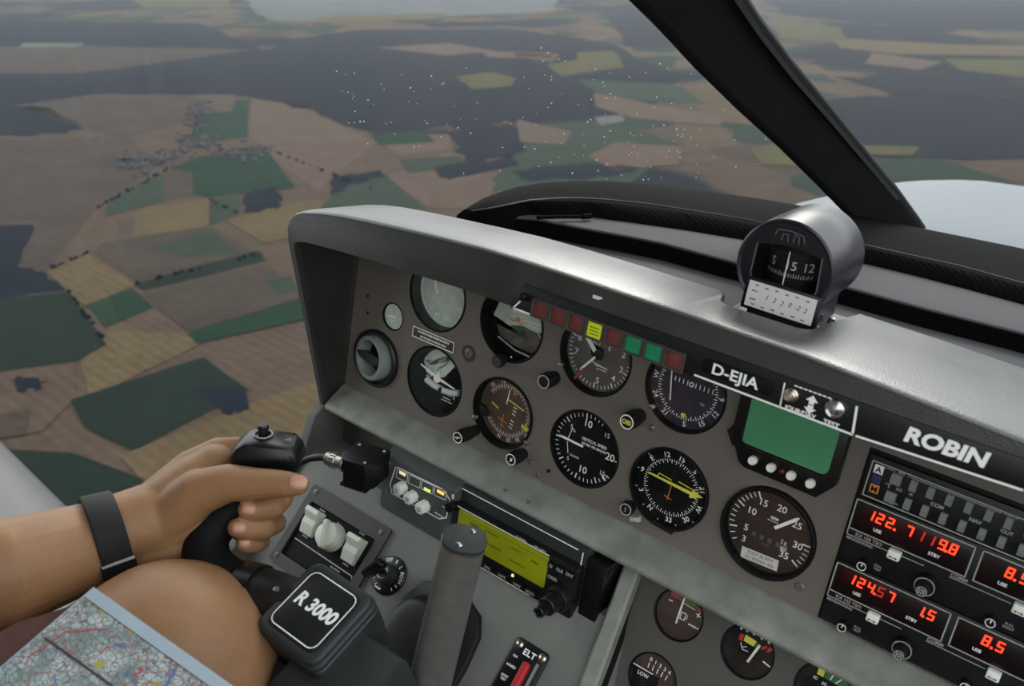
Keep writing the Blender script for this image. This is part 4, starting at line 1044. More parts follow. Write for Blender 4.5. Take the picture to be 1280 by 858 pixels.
# ------------------------------------------------------------------ green screen
g = thing('green_display', 'square black instrument with plain green screen and four white buttons', 'display', on_panel(.3855, .0920))
o_ = [(-.0500, .046), (-.0495, -.0110), (-.0372, -.0345), (-.0310, -.0375), (.0335, -.0375), (.0455, -.0215), (.0455, .046)]
b = B(); b.prism(o_, -.002, .0100, .0015); b.flat([(-.0500, -.002), (-.0560, -.0140), (-.0490, -.0240), (-.044, -.022)], .002); b.build('housing', 'black bezel', g)
b = B(); b.prism([(-.0560, -.0130), (-.0490, -.0120), (-.0440, -.0240), (-.0480, -.0250)], 0, .004, .0008); b.build('mounting_lug', 'black bezel', g)
b = B(); b.prism(rrect(.0770, .0640, .006, 5, -.0010, .0170), .0098, .0106); b.build('screen', 'lcd green', g)
b = B(); b.line([(-.0400, .046), (-.0385, -.0130), (-.0350, -.0170), (.0340, -.0170), (.0385, -.0120)], .0012, .0108); b.build('screen_bezel', 'black plastic', g, recalc=False)
for x, y in ((-.0245, -.0268), (-.0078, -.0265), (.0100, -.0262), (.0268, -.0262)):
    b = B(); b.at(x, y, .0100); b.lathe([(.0040, 0), (.0040, .003), (.0036, .0042), (.0026, .0046), (.0020, .0040), (0, .0040)], 24); b.build('button', 'button white', g)
b = B(); b.at(.0015, -.0262, .0100); b.lathe([(.0022, 0), (.0022, .001), (.0012, .0022), (0, .0024)], 16); b.build('indicator', 'lamp red', g)
for x, y in ((-.0300, -.0380), (-.0125, -.0395)):
    b = B(); b.at(x, y, 0); b.cyl(.0018, 0, .002, .0004, 12); b.build('screw', 'dim white', g)

# ------------------------------------------------------------------ engine gauges
def eng(i, name, label, face):
    g = gauge(None, name, label, .003, face, M=on_engine(EG[i][0], EG[i][1]), R=.0252, lip=.0012)
    b = B()
    for k in range(9): w = math.sqrt(max(0, .0230 ** 2 - (.006 + k * .002) ** 2)); b.box(0, -.006 - k * .002, -.0028, 2 * w, .0007, .0002)
    b.build('cover_ridge', 'black plastic', g)
    return g
g = eng(0, 'fuel_pressure_gauge', 'small brown gauge with red and green arc, left of the rib-edged engine panel top row', 'dial rust')
g['label'] = 'small brown fuel pressure gauge with pump symbol and red and green arc'
b = B(); b.flat([(-.0140, .0190), (-.0140, .0130), (-.0025, .0130), (-.0025, .0190)], -.0025); b.flat([(.0125, .0150), (.0145, .0110), (.0195, .0105), (.0180, .0150)], -.0025); b.build('red_band', 'dull red', g, recalc=False)
b = B(); b.flat([(-.0010, .0190), (-.0010, .0130), (.0110, .0125), (.0125, .0165)], -.0025); b.build('green_band', 'olive paint', g, recalc=False)
b = B(); b.box(-.0125, .0085, -.0024, .0040, .0012, .0001); b.line([(.0155, .0085), (.0195, .0075)], .0010, -.0024); b.line([(.0170, .0060), (.0178, .0100)], .0010, -.0024); b.line([(.0015, -.0030), (.0060, -.0030), (.0060, .0035), (.0015, .0035)], .0008, -.0024, True); b.line([(.0060, -.0010), (.0080, -.0010), (.0080, .0030)], .0006, -.0024); b.line([(-.0010, .0120), (.0125, .0112)], .0007, -.0024); small_text(b, .0165, -.0040, 5, .0018, -.0024, .0018); b.build('markings', 'white', g, recalc=False)
needle(g, needle_poly(0, -.009, -1, .0268, .0017, 0, .8), -.0018)
g = eng(1, 'oil_pressure_gauge', 'small black oil gauge with red yellow green arc, middle of the top row', 'dial black')
g['label'] = 'small black gauge with short red, yellow and green arc below the tachometer'
b = B(); b.flat([(-.0120, .0120), (-.0115, .0055), (-.0080, .0058), (-.0078, .0120)], -.0025); b.flat([(.0100, .0100), (.0108, .0070), (.0150, .0110), (.0140, .0125)], -.0025); b.flat([(.0165, .0130), (.0150, .0075), (.0170, .0075), (.0200, .0120)], -.0025); b.build('red_band', 'red paint', g, recalc=False)
b = B(); b.flat([(-.0070, .0130), (-.0068, .0068), (.0030, .0062), (.0045, .0120)], -.0025); b.build('yellow_band', 'yellow', g, recalc=False)
b = B(); b.flat([(.0048, .0115), (.0040, .0060), (.0085, .0060), (.0095, .0105)], -.0025); b.build('green_band', 'green paint', g, recalc=False)
b = B()
for t, x, y in (('0', -.0125, .0165), ('2', -.0070, .0172), ('4', -.0005, .0172), ('6', .0075, .0172), ('8', .0145, .0170)): b.text(t, x, y, .0030, -.0024, bold=.02)
b.line([(-.0085, .0035), (-.0050, -.0010), (.0000, -.0005)], .0008, -.0024); b.line([(-.0060, .0010), (-.0025, .0030)], .0006, -.0024); b.line([(.0160, -.0020), (.0230, -.0035)], .0014, -.0024); b.build('markings', 'white', g, recalc=False)
needle(g, needle_poly(.0030, -.009, 15, .0200, .0022, 0, .8), -.0018)
g = eng(2, 'oil_temperature_gauge', 'small black gauge with wide green arc cut by the bottom of the picture', 'dial black')
b = B(); b.flat([(-.0100, .0195), (-.0098, .0110), (-.0040, .0110), (-.0042, .0195)], -.0025); b.build('yellow_band', 'yellow', g, recalc=False)
b = B(); b.flat([(-.0035, .0195), (-.0033, .0110), (.0140, .0100), (.0185, .0150), (.008, .0195)], -.0025); b.build('green_band', 'green paint', g, recalc=False)
b = B(); b.tick(10, .0120, .0200, .0010, -.0023); b.tick(32, .0130, .0210, .0010, -.0023); b.tick(55, .0150, .0220, .0010, -.0023)
for t, x, y in (('40', -.0100, .0075), ('60', -.0015, .0062), ('80', .0075, .0055), ('100', .0170, .0060)): b.text(t, x, y, .0030, -.0023)
b.build('markings', 'white', g, recalc=False)
needle(g, needle_poly(0, -.009, 32, .0190, .0018, 0, .8), -.0018)
g = eng(3, 'ammeter', 'small brown gauge with numbers 0 to 4 at the bottom edge beside the console rib', 'dial rust')
b = B()
for k in range(5): b.text(str(k), -.0080 + k * .0053, .0160 - k * .0006, .0036, -.0024, bold=.02); b.line([(-.0085 + k * .0052, .0120 - k * .0006), (-.0083 + k * .0050, .0075 - k * .0006)], .0009, -.0024)
b.line([(-.0270, .0035), (-.0020, .0035)], .0010, -.0022); b.text('LOW', -.0105, -.0015, .0036, -.0022, bold=.02); b.build('markings', 'white', g, recalc=False)
b = B(); b.flat([(-.0240, .0030), (.0060, .0030), (.0060, -.0200), (-.0160, -.0200)], -.0024); b.build('lower_plate', 'black bezel', g, recalc=False)
# ------------------------------------------------------------------ radio stack
def seg7(b, ch, x, y, h, z, w=.0011, slant=.10):
    S7 = {'0': 'abcdef', '1': 'bc', '2': 'abged', '3': 'abgcd', '4': 'fgbc', '5': 'afgcd', '6': 'afgedc', '7': 'abc', '8': 'abcdefg', '9': 'abfgcd', '|': 'bc'}
    hw = h * .26; hh = h / 2
    P = {'a': ((-hw, hh), (hw, hh)), 'b': ((hw, hh), (hw, 0)), 'c': ((hw, 0), (hw, -hh)), 'd': ((-hw, -hh), (hw, -hh)), 'e': ((-hw, 0), (-hw, -hh)), 'f': ((-hw, hh), (-hw, 0)), 'g': ((-hw, 0), (hw, 0))}
    if ch == '.': b.box(x, y - hh, z, w * 1.2, w * 1.2, .0001); return
    for s in S7[ch]:
        a, c = P[s]; k = .84
        m_ = ((a[0] + c[0]) / 2, (a[1] + c[1]) / 2)
        q = [(m_[0] + (p[0] - m_[0]) * k, m_[1] + (p[1] - m_[1]) * k) for p in (a, c)]
        b.line([(x + p[0] + slant * p[1], y + p[1]) for p in q], w * .85, z)
RZ = .0045
def radio_root(name, label, cat, zt, zb, group=None):
    g = thing(name, label, cat, on_panel(.532, (zt + zb) / 2), group)
    b = B(); b.box(0, 0, .001, .165, zt - zb - .0006, .0065, .001); b.build('faceplate', 'fascia black', g)
    return g
b = B()
rk = thing('radio_rack', 'black surround plate around the stacked radios', 'rack', on_panel(.532, .0285))
b.box(0, 0, -.002, .172, .165, .005, .001); b.build('surround', 'soft black', rk)
g = radio_root('audio_panel', 'black audio selector panel with two rows of grey buttons, top unit of the radio stack', 'radio', .1075, .0690)
X0 = .532
def R(b, pts, w, close=False): b.line([(x - X0, y) for x, y in pts], w, RZ, close)
yc = (.1075 + .069) / 2
b = B(); R(b, [(.4522, .1025 - yc), (.4522, .0715 - yc), (.61, .0700 - yc), (.61, .1010 - yc)], .0009, True); R(b, [(.4560, .1000 - yc), (.4560, .0985 - yc)], .0005); R(b, [(.4560, .1005 - yc), (.4700, .1005 - yc)], .0005); R(b, [(.4800, .1005 - yc), (.5480, .1000 - yc)], .0005)
for t, x, y, h in (('MKR', .4750, .1008, .0018), ('LO', .4770, .0870, .0024), ('HI', .4860, .0868, .0020), ('COM', .5062, .0862, .0030), ('NAV', .5340, .0862, .0030), ('SPEAKER', .5550, .1008, .0018), ('OUT', .5560, .0868, .0028), ('TEL', .4780, .0745, .0016), ('INT', .5400, .0745, .0016)):
    b.text(t, x - X0, y - yc, h, RZ, bold=.02)
R(b, [(.4690, .0980 - yc), (.4690, .0925 - yc)], .0005); R(b, [(.4690, .0905 - yc), (.4690, .0850 - yc)], .0005); R(b, [(.4660, .0880 - yc), (.4700, .0880 - yc)], .0005)
b.build('lettering', 'dim white', g, recalc=False)
for nm, x, y, m_ in (('A', .4583, .0968, 'white'), (None, .4587, .0880, 'blue paint'), ('M', .4593, .0798, 'orange')):
    b = B(); b.at(x - X0, y - yc, .0040); b.prism(rrect(.0072, .0074, .0004), 0, .0010, .0003); li = b.build('marker_lamp', m_, g)
    if nm:
        b = B(); b.at(x - X0, y - yc, .0052); b.text(nm, 0, 0, .0048, 0, bold=.02); b.build('letter', 'soft black', li, recalc=False)
for x in (.4730, .4862, .4993, .5131, .5270, .5412, .5550, .5690, .583, .597):
    for y in (.0950, .0788):
        w = .0078 if x < .48 else .0050
        b = B(); b.at(x - X0, y - yc, .0040); b.loft([[(-w / 2, -.0042, 0), (w / 2, -.0042, 0), (w / 2, -.0042, .0042), (-w / 2, -.0042, .0042)], [(-w / 2, .0006, 0), (w / 2, .0006, 0), (w / 2, .0006, .0058), (-w / 2, .0006, .0058)], [(-w / 2, .0046, 0), (w / 2, .0046, 0), (w / 2, .0046, .0028), (-w / 2, .0046, .0028)]], closed=True, cap=True); b.build('push_button', 'button grey', g, smooth=20)
def navcom(label, zt, zb, use, stby, nav, glow):
    g = radio_root('communication_radio', label, 'radio', zt, zb, 'twin radios in the stack')
    yc = (zt + zb) / 2; dy = zt - .0690
    Y = lambda y: y + dy - yc
    b = B()
    for x0, x1, m_ in ((.4520, .5390, 'led window'), (.5475, .609, 'led window')): b.prism([(x0 - X0, Y(.0405)), (x1 - X0, Y(.0405)), (x1 - X0, Y(.0655)), (x0 - X0, Y(.0655))], .0040, .0046, .0001)
    b.build('display_window', 'led window', g)
    b = B(); b.prism([(.4565 - X0, Y(.0515)), (glow - X0, Y(.0515)), (glow - X0, Y(.0640)), (.4565 - X0, Y(.0640))], .0044, .0048, .0001); b.build('lit_window', 'led window lit', g)
    b = B(); z = .0050
    def L(pts, w, close=False): b.line([(x - X0, Y(y)) for x, y in pts], w, z, close)
    L([(.4497, .0662), (.5404, .0662), (.5404, .0396), (.4497, .0396)], .0009, True); L([(.4497, .0396), (.4497, .0335), (.4840, .0335)], .0007); L([(.4925, .0345), (.5110, .0345)], .0006)
    L([(.5462, .0662), (.615, .0662)], .0009); L([(.5462, .0662), (.5462, .0396), (.615, .0396)], .0009); L([(.5305, .0345), (.575, .0345)], .0006)
    b.build('white_frame', 'dim white', g, recalc=False)
    for t, x, y, h in (('USE', .4712, .0465, .0027), ('STBY', .5155, .0465, .0027), ('USE', .5652, .0465, .0027)):
        b = B(); b.text(t, x - X0, Y(y), h, z, bold=.03); b.build('caption', 'white', g, recalc=False)
    b = B()
    for t, x, y, h in (('KX 155 TSO', .4670, .0364, .0028), ('BENDIX/KING', .4610, .0310, .0024), ('COMM', .5370, .0370, .0028), ('PULL', .4800, .0175, .0019), ('TEST', .4800, .0145, .0019), ('PULL', .5790, .0175, .0019), ('IDENT', .5790, .0145, .0019)): b.text(t, x - X0, Y(y), h, z, bold=.01)
    b.build('lettering', 'dim white', g, recalc=False)
    for row in (use, stby, nav):
        b = B(); d = B()
        for ch, x, dim in row: seg7(d if dim else b, ch, x - X0, Y(.0575), .0078, .0051, .0016)
        b.build('digits', 'led red', g, smooth=0, recalc=False)
        if d.v: d.build('faint_digits', 'led dim', g, smooth=0, recalc=False)
    for x in (.4888, .5815):
        b = B(); b.at(x - X0, Y(.0338), .004); b.prism(rrect(.0098, .0078, .0012), 0, .0055, .0010); o = b.build('transfer_button', 'button white', g)
        b = B(); b.at(x - X0, Y(.0322), .0098); b.line([(-.0026, 0), (.0026, 0)], .0006, 0); b.flat([(-.0036, 0), (-.0018, .0010), (-.0018, -.0010)]); b.flat([(.0036, 0), (.0018, .0010), (.0018, -.0010)]); b.build('arrow', 'soft black', o, recalc=False)
    for x, y in ((.4690, .0140), (.5672, .0150)):
        b = B(); b.at(x - X0, Y(y), .004); b.lathe([(.0046, 0), (.0043, .006), (.0038, .0065), (0, .0065)], 28); o = b.build('volume_knob', 'black bezel', g)
        b = B(); b.at(x - X0, Y(y), .0107); b.ring(.0031, .0037, 0, .0001, 32); b.line([(0, .0004), (.0004, .0030)], .0008, 0); b.build('knob_mark', 'white', o, recalc=False)
    for x, y in ((.5172, .0215), (.606, .0215)):
        b = B(); b.at(x - X0, Y(y), .004); b.lathe([(.0085, 0), (.0082, .008), (.0076, .0086), (0, .0086)], 36); o = b.build('tuning_knob', 'black bezel', g)
        b = B(); b.at(x - X0, Y(y), .0127); b.ring(.0070, .0076, 0, .0001, 40); b.build('knob_rim', 'dim white', o, recalc=False)
        b = B(); b.at(x - X0, Y(y), .0126); b.lathe([(.0048, 0), (.0046, .0085), (.0042, .009), (0, .009)], 28); o2 = b.build('inner_knob', 'black plastic', g)
        b = B(); b.at(x - X0, Y(y), .0218); b.ring(.0034, .0040, 0, .0001, 28); b.ring(.0014, .0019, 0, .0001, 20)
        for k in range(3): b.line([(-.002 + k * .002, -.0022), (-.002 + k * .002, .0022)], .0005, .0001)
        b.build('knob_mark', 'dim white', o2, recalc=False)
    return g
navcom('upper of two radios with red digits, reading 122. 7 and 119.8', .0690, .0085, [('1', .4630, 0), ('2', .4705, 0), ('2', .4785, 0), ('.', .4828, 0), ('7', .4935, 0)], [('|', .5020, 1), ('|', .5100, 1), ('9', .5188, 0), ('.', .5222, 0), ('8', .5268, 0)], [('8', .5672, 0), ('.', .5715, 0), ('5', .5775, 0)], .531)
navcom('lower of two radios with red digits, reading 124.57 and 1.5', .0083, -.0520, [('1', .4640, 0), ('2', .4720, 0), ('4', .4800, 0), ('.', .4838, 0), ('5', .4880, 1), ('7', .4962, 0)], [('1', .5195, 0), ('.', .5225, 0), ('5', .5280, 0)], [('8', .5690, 0), ('.', .5735, 0), ('5', .5790, 0)], .500)

# ------------------------------------------------------------------ navigator, mode box, cable box
g = thing('satellite_navigator', 'black navigation receiver with olive green screen in the console', 'navigator', on_panel(.1555, -.1180, -.040))
g.scale = (1.03, 1.03, 1.03)
b = B(); b.prism(rrect(.1600, .0740, .002), -.060, -.004, .0015); b.build('body', 'box grey', g)
b = B(); b.at(.0890, .0, 0); b.box(.003, -.004, -.030, .020, .070, .058, .001)
for k in range(4): b.box(.0135, .022 - k * .016, -.012, .0006, .006, .010)
b.build('mounting_tray', 'black bezel', g)
b = B(); b.prism(rrect(.1580, .0560, .003, 5, 0, -.0080), -.006, .0060, .0020); b.build('bezel', 'black plastic', g)
b = B(); b.prism(rrect(.1140, .0360, .003, 5, -.0120, -.0005), .0056, .0064, .0002); b.build('screen', 'lcd olive', g)
b = B(); z = .0066
for x, y, w, h in ((-.047, .008, .014, .004), (-.046, .001, .016, .002), (-.047, -.006, .013, .003), (-.024, .009, .018, .002), (-.020, -.004, .020, .0022), (.006, .006, .016, .002), (.010, -.008, .022, .002), (.030, .004, .010, .003)): small_text(b, x, y, int(w / .0025), h * .8, z, .0019)
b.line([(-.0330, .014), (-.0330, -.016)], .0006, z); b.line([(-.060, .0120), (.042, .0120)], .0004, z); b.build('screen_text', 'lcd ink', g, recalc=False)
b = B(); b.line([(-.0760, .0335), (.0680, .0335)], .0012, -.0035); b.line([(-.0715, .0186), (.044, .0186)], .0010, .0062); b.line([(-.0700, -.0345), (.0300, -.0345)], .0009, .0062); b.line([(.0745, .0330), (.0745, -.0200), (.0730, -.0200)], .0013, -.0030); b.build('edge_line', 'white', g, recalc=False)
b = B()
for t, x, y, h in (('GARMIN', .0100, .0202, .0024), ('GPS 150XL', .0330, .0202, .0022)): b.text(t, x, y, h, .0062, bold=.03)
for t, x in (('MSG', -.0560), ('NRST', -.0400), ('RTE', -.0210), ('WPT', -.0020), ('NAV', .0170), ('MOD', .0330)): b.text(t, x, -.0278, .0030, .0105, bold=.02)
for t, x, y in (('CLR', .0600, .0120), ('ENT', .0715, .0125), ('CRSR', .0540, .0000), ('D', .0500, .0115)): b.text(t, x, y, .0032, .0095, bold=.02)
b.build('lettering', 'dim white', g, recalc=False)
for x in (-.0560, -.0400, -.0210, -.0020, .0170, .0330):
    b = B(); b.at(x, -.0278, .005); b.prism(rrect(.0135, .0062, .001), 0, .0050, .0010); b.build('key', 'black bezel', g)
for x, y in ((.0500, .0115), (.0600, .0120), (.0715, .0125), (.0540, .0000)):
    b = B(); b.at(x, y, .005); b.prism(rrect(.0090, .0066, .001), 0, .0040, .0010); b.build('key', 'black bezel', g)
b = B(); b.at(.0075, -.0235, .006); b.lathe([(.0018, 0), (.0014, .001), (0, .0013)], 12); b.build('indicator', 'led straw', g)
b = B(); b.at(.0660, -.0150, .005); b.lathe([(.0130, 0), (.0128, .011), (.0118, .013), (0, .013)], 36); kk = b.build('outer_knob', 'black plastic', g)
b = B(); b.at(.0660, -.0150, .018); b.lathe([(.0092, 0), (.0090, .014), (.0082, .015), (0, .015)], 32); b.build('inner_knob', 'black plastic', g)
b = B(); b.at(.0660, -.0150, .033); b.lathe([(.0058, 0), (.0056, .012), (.0048, .0128), (.0040, .0118), (0, .0118)], 28); b.build('push_knob', 'black bezel', g)

g = thing('autopilot_annunciator', 'dark grey box with three white buttons and small coloured lights under the ledge', 'annunciator', on_panel(.0228, -.1195, -.045))
g.scale = (1.03, 1.03, 1.03)
b = B(); b.loft([[(x, y, z) for x, y in rrect(.1050 - q, .0680 - q, .004, 4, 0, yo)] for q, yo, z in ((0, .006, -.060), (0, .006, -.012), (.003, .001, -.001), (.006, 0, 0))], closed=True, cap=True); b.build('case', 'slate case', g)
b = B(); z = .0008
oc = [(-.0380, .0020), (-.0330, .0250), (-.0300, .0262), (.0345, .0290), (.0460, .0215), (.0440, -.0005), (.0350, -.0060), (-.0340, -.0075)]
b.line(oc, .0015, z, True)
for k in range(4):
    x = -.0225 + k * .0182; y = .0195 + k * .0012; b.line([(x - .0080, y - .0055), (x + .0080, y - .0045), (x + .0080, y + .0055), (x - .0080, y + .0045)], .0008, z, True)
b.text('0', .0490, .0270, .0050, z, bold=.03); small_text(b, .0340, -.0015, 6, .0016, z, .0016); small_text(b, .0400, .0100, 3, .0016, z, .0016)
b.build('white_outline', 'white', g, recalc=False)
for x, y, m_ in ((-.0225, .0220, 'led straw'), (.0140, .0185, 'led lime'), (.0320, .0240, 'led amber')):
    b = B(); b.box(x, y, .0006, .0090, .0030, .0010, .0002); b.build('status_light', m_, g)
for x, y in ((-.0195, .0065), (-.0035, .0030), (.0140, -.0005)):
    b = B(); b.at(x, y, 0); b.prism([(r_ * math.cos(math.radians(a)), r_ * math.sin(math.radians(a))) for a in range(22, 382, 45) for r_ in (.0072,)], 0, .0105, .0022); o = b.build('push_button', 'button white', g)
    b = B(); b.at(x, y, .0108); small_text(b, 0, .0010, 3, .0014, 0, .0014); small_text(b, .0002, -.0016, 3, .0014, 0, .0014); b.build('legend', 'faint grey', o, recalc=False)
for x, y in ((-.0435, .0255), (-.0415, -.0080)):
    b = B(); b.at(x, y, 0); b.lathe([(.0024, 0), (.0024, .0008), (.0012, .0012), (0, .0006)], 16); b.build('screw', 'dark steel', g)
b = B(); b.at(.0505, .0170, -.002); b.lathe([(.0055, 0), (.0052, .010), (0, .0105)], 20); b.build('small_knob', 'black bezel', g)

# cable box with its metal plug
c0 = cz(456, 580, 1.0)
g = thing('junction_box', 'small black box with chamfered corners and a metal cable plug beside the grey case', 'junction box', fmat(c0, (.97, .20, .06), (0, -.12, 1)))
g.scale = (.84, .84, .84)
b = B(); b.frame((0, 0, 0), (1, 0, 0), (0, 0, 1), (0, -1, 0)); oc = [(-.018, -.024), (.016, -.024), (.024, -.016), (.024, .024), (-.026, .024), (-.026, -.012)]
b.frame((0, .012, 0), (1, 0, 0), (0, 0, -1), (0, 1, 0)); b.prism(oc, -.034, 0, .001); b.build('case', 'black bezel', g)
b = B(); b.frame((0, .012, 0), (1, 0, 0), (0, 0, -1), (0, 1, 0)); b.prism([(x * 1.02, y * 1.02) for x, y in oc], .0001, .003, .0008); b.build('lid', 'black plastic', g)
for x, y in ((.013, -.018), (-.019, .016), (.019, .018)):
    b = B(); b.frame((x, .0151, -y), (1, 0, 0), (0, 0, -1), (0, 1, 0)); b.lathe([(.0022, 0), (.0022, .0008), (.001, .0012), (0, .0006)], 14); b.build('screw', 'dim white', g)
b = B(); b.box(-.004, -.026, .004, .040, .004, .040, .001); b.build('bracket', 'soft black', g)
b = B(); b.frame((-.026, -.005, .006), (0, 1, 0), (0, 0, 1), (1, 0, 0))
b.lathe([(.0105, 0), (.0115, -.002), (.0115, -.004), (.0098, -.005), (.0098, -.013), (.0108, -.014), (.0108, -.022), (.0095, -.023), (.0098, -.029), (.0080, -.031), (.0045, -.031), (.0045, 0)], 28, closed=True)
pl = b.build('plug', 'nickel', g)
b = B()
for k in range(14):
    a = 2 * PI * k / 14; b.frame((-.026, -.005 + .0107 * math.cos(a), .006 + .0107 * math.sin(a)), (0, 1, 0), (0, 0, 1), (1, 0, 0)); b.box(0, 0, -.018, .0014, .0014, .007)
b.build('knurl', 'dark steel', pl)
b = B(); b.frame((0, 0, 0), (1, 0, 0), (0, 1, 0), (0, 0, 1)); b.tube([(-.054, -.005, .006), (-.066, -.006, .008), (-.080, -.010, .012), (-.092, -.017, .018), (-.104, -.030, .020)], [.0052, .0050, .0044, .0044, .0044], 14); b.build('cable', 'black plastic', g)

# ------------------------------------------------------------------ rocker switches and key switch on the slope
c0 = on(418, 668, SLN, SLD)
s0 = (c0 - SL0).dot(SLY)
g = thing('switch_plate', 'grey plate with two cream rocker switches and a round selector', 'switch', on_slope(c0.x, s0))
g.scale = (1.03, 1.03, 1.03)
holed(rrect(.1250, .0960, .003, 4, .004, -.012), [rrect(.1040, .0660, .002, 4, .003, -.0150)], .004, 'plate', 'plate grey', g).location.z = .005
b = B(); b.box(.003, -.015, -.003, .104, .066, .008, .001); b.build('recess', 'soft black', g)
b = B(); b.line([(-.0440, -.0265), (.0500, -.0275)], .0013, .0012); b.line([(.0500, -.0275), (.0520, -.0300)], .0012, .0012)
small_text(b, -.0330, -.0190, 4, .0020, .0012, .0018); small_text(b, .0350, -.0210, 4, .0020, .0012, .0018); small_text(b, -.0310, .0150, 4, .0020, .0012, .0018); small_text(b, .0330, .0160, 4, .0020, .0012, .0018); small_text(b, -.0020, .0120, 2, .0020, .0012, .0018); small_text(b, .0260, -.0310, 7, .0016, .0012, .0018)
b.build('lettering', 'dim white', g, recalc=False)
for x, y in ((-.0315, -.0020), (.0370, -.0030)):
    b = B(); b.at(x, y, .001); w = .0098
    b.loft([[(s_ * w, q[0], q[1]) for q in ((-.0150, 0), (-.0150, .0050), (-.0035, .0105), (.0030, .0110), (.0100, .0175), (.0150, .0165), (.0150, 0))] for s_ in (-1, 1)], closed=True, cap=True)
    o = b.build('rocker_switch', 'switch cream', g, smooth=0); bv = o.modifiers.new('b', 'BEVEL'); bv.width = .0012; bv.segments = 2
b = B(); b.at(.0020, -.0040, .001); b.lathe([(.0160, 0), (.0150, .012), (.0135, .016), (.010, .018), (0, .0185)], 40); o = b.build('selector_knob', 'switch cream', g)
b = B(); b.frame((.0020, -.0040, .015), (.92, .38, 0), (-.38, .92, 0), (0, 0, 1)); b.prism(rrect(.0060, .0320, .003), 0, .0085, .0018); b.build('grip_bar', 'switch cream', o)
for x, y in ((-.0500, .0290), (.0570, .0280), (-.0510, -.0520), (.0570, -.0520)):
    b = B(); b.at(x, y, .0050); b.lathe([(.0030, 0), (.0030, .0008), (.0012, .0014), (0, .0006)], 16); b.build('screw', 'dark steel', g)

k0 = on(487, 720, SLN, SLD); s1 = (k0 - SL0).dot(SLY)
g = thing('key_switch', 'round ignition switch with white position marks and a key in it', 'switch', on_slope(k0.x, s1))
b = B(); b.lathe([(.0215, 0), (.0215, .002), (.0200, .003), (0, .003)], 44); b.build('base_ring', 'black bezel', g)
b = B()
for t, a in (('OFF', 330), ('R', 5), ('L', 35), ('BOTH', 75)): b.text(t, .0168 * math.sin(math.radians(a)), .0168 * math.cos(math.radians(a)), .0042, .0033, rot=-a, bold=.02, sx=.8)
small_text(b, -.004, -.0170, 4, .0022, .0033, .0018)
for a in (110, 130, 210, 235): b.tick(a, .0150, .0185, .0010, .0033)
b.build('position_marks', 'white', g, recalc=False)
b = B(); b.lathe([(.0118, .003), (.0112, .012), (.0098, .016), (.0070, .0165), (.0066, .0150), (0, .0150)], 32); b.build('barrel', 'box grey', g)
b = B(); b.at(0, 0, .0152); b.ring(.0055, .0072, 0, .0012, 32); b.build('barrel_rim', 'nickel', g)
b = B(); b.frame((0, 0, .0150), (.45, .89, 0), (0, 0, 1), (.89, -.45, 0)); b.box(0, .004, 0, .006, .010, .0022, .0004); b.prism(rrect(.026, .020, .005, 5, 0, .018), -.0022, .0022, .0008); kb = b.build('key', 'black bezel', g)
b = B(); b.frame((0, 0, .0150), (.45, .89, 0), (0, 0, 1), (.89, -.45, 0)); b.box(.0095, .021, .0, .002, .010, .0050, .0004); b.box(-.0095, .013, .0, .002, .006, .0050, .0004); b.build('key_edge', 'nickel', kb)

# emergency transmitter switch
e0 = on(653, 835, SLN, SLD); s2 = (e0 - SL0).dot(SLY)
g = thing('emergency_transmitter_switch', 'small black plate marked ELT with a red switch', 'switch', on_slope(e0.x, s2))
b = B(); b.prism(rrect(.0400, .0700, .005, 5, .001, -.0110), 0, .003, .0008); b.build('plate', 'black bezel', g)
b = B(); b.text('ELT', .0015, .0145, .0058, .0034, bold=.03, sx=1.1); b.text('ON', -.0110, .0060, .0024, .0034, bold=.02); b.text('ARMED', -.0100, -.0040, .0024, .0034, bold=.02); b.text('RESET', -.0110, -.0150, .0022, .0034, bold=.02); b.text('TEST', -.0110, -.0185, .0022, .0034, bold=.02)
b.build('lettering', 'white', g, recalc=False)
for x, y in ((-.0130, .0180), (.0150, .0180)):
    b = B(); b.at(x, y, .003); b.lathe([(.0042, 0), (.0042, .001), (.0025, .0025), (.0012, .0015), (0, .0015)], 20); b.build('screw', 'nickel', g)
b = B(); b.prism(rrect(.0085, .0300, .0025, 4, .0045, -.0080), .003, .0085, .002); b.build('red_switch', 'red paint', g)
b = B(); b.box(.0145, -.0060, .0045, .0022, .034, .004, .0006); b.build('guard', 'button grey', g)

# ------------------------------------------------------------------ metal lever and its moulded housing
lt = cz(581, 673, .690); lb = cz(534, 868, .775)
ax = (lt - lb).normalized(); fr = fmat(lt, RGT, ax)   # local y along the lever
g = thing('control_lever', 'grey metal lever with an oval capped top and two screws', 'lever', fmat(lb - ax * .10, RGT.cross(ax).cross(ax) * -1, RGT.cross(ax) * -1))
L_ = (lt - lb).length + .10
# local frame: z along the lever
Mz = Matrix.Identity(4); xa = (RGT - ax * RGT.dot(ax)).normalized(); ya = ax.cross(xa)
for j in range(3): Mz[j][0] = xa[j]; Mz[j][1] = ya[j]; Mz[j][2] = ax[j]
Mz.translation = lb - ax * .10; g.matrix_world = Mz
def oval(w, d, n=36): return [(w * math.copysign(abs(math.cos(2 * PI * k / n)) ** .8, math.cos(2 * PI * k / n)), d * math.copysign(abs(math.sin(2 * PI * k / n)) ** .8, math.sin(2 * PI * k / n))) for k in range(n)]
b = B(); b.loft([[(x, y, z) for x, y in oval(w, d)] for w, d, z in ((.0195, .0130, 0), (.0185, .0135, .10), (.0172, .0145, L_ - .05), (.0168, .0155, L_ - .004))], closed=True, cap=True); b.build('shaft', 'dark steel', g)
b = B(); b.loft([[(x, y, z) for x, y in oval(w, d)] for w, d, z in ((.0172, .0158, L_ - .004), (.0174, .0160, L_ - .002), (.0172, .0158, L_), (.0160, .0146, L_ + .0006))], closed=True, cap=True); b.build('cap', 'box grey', g)
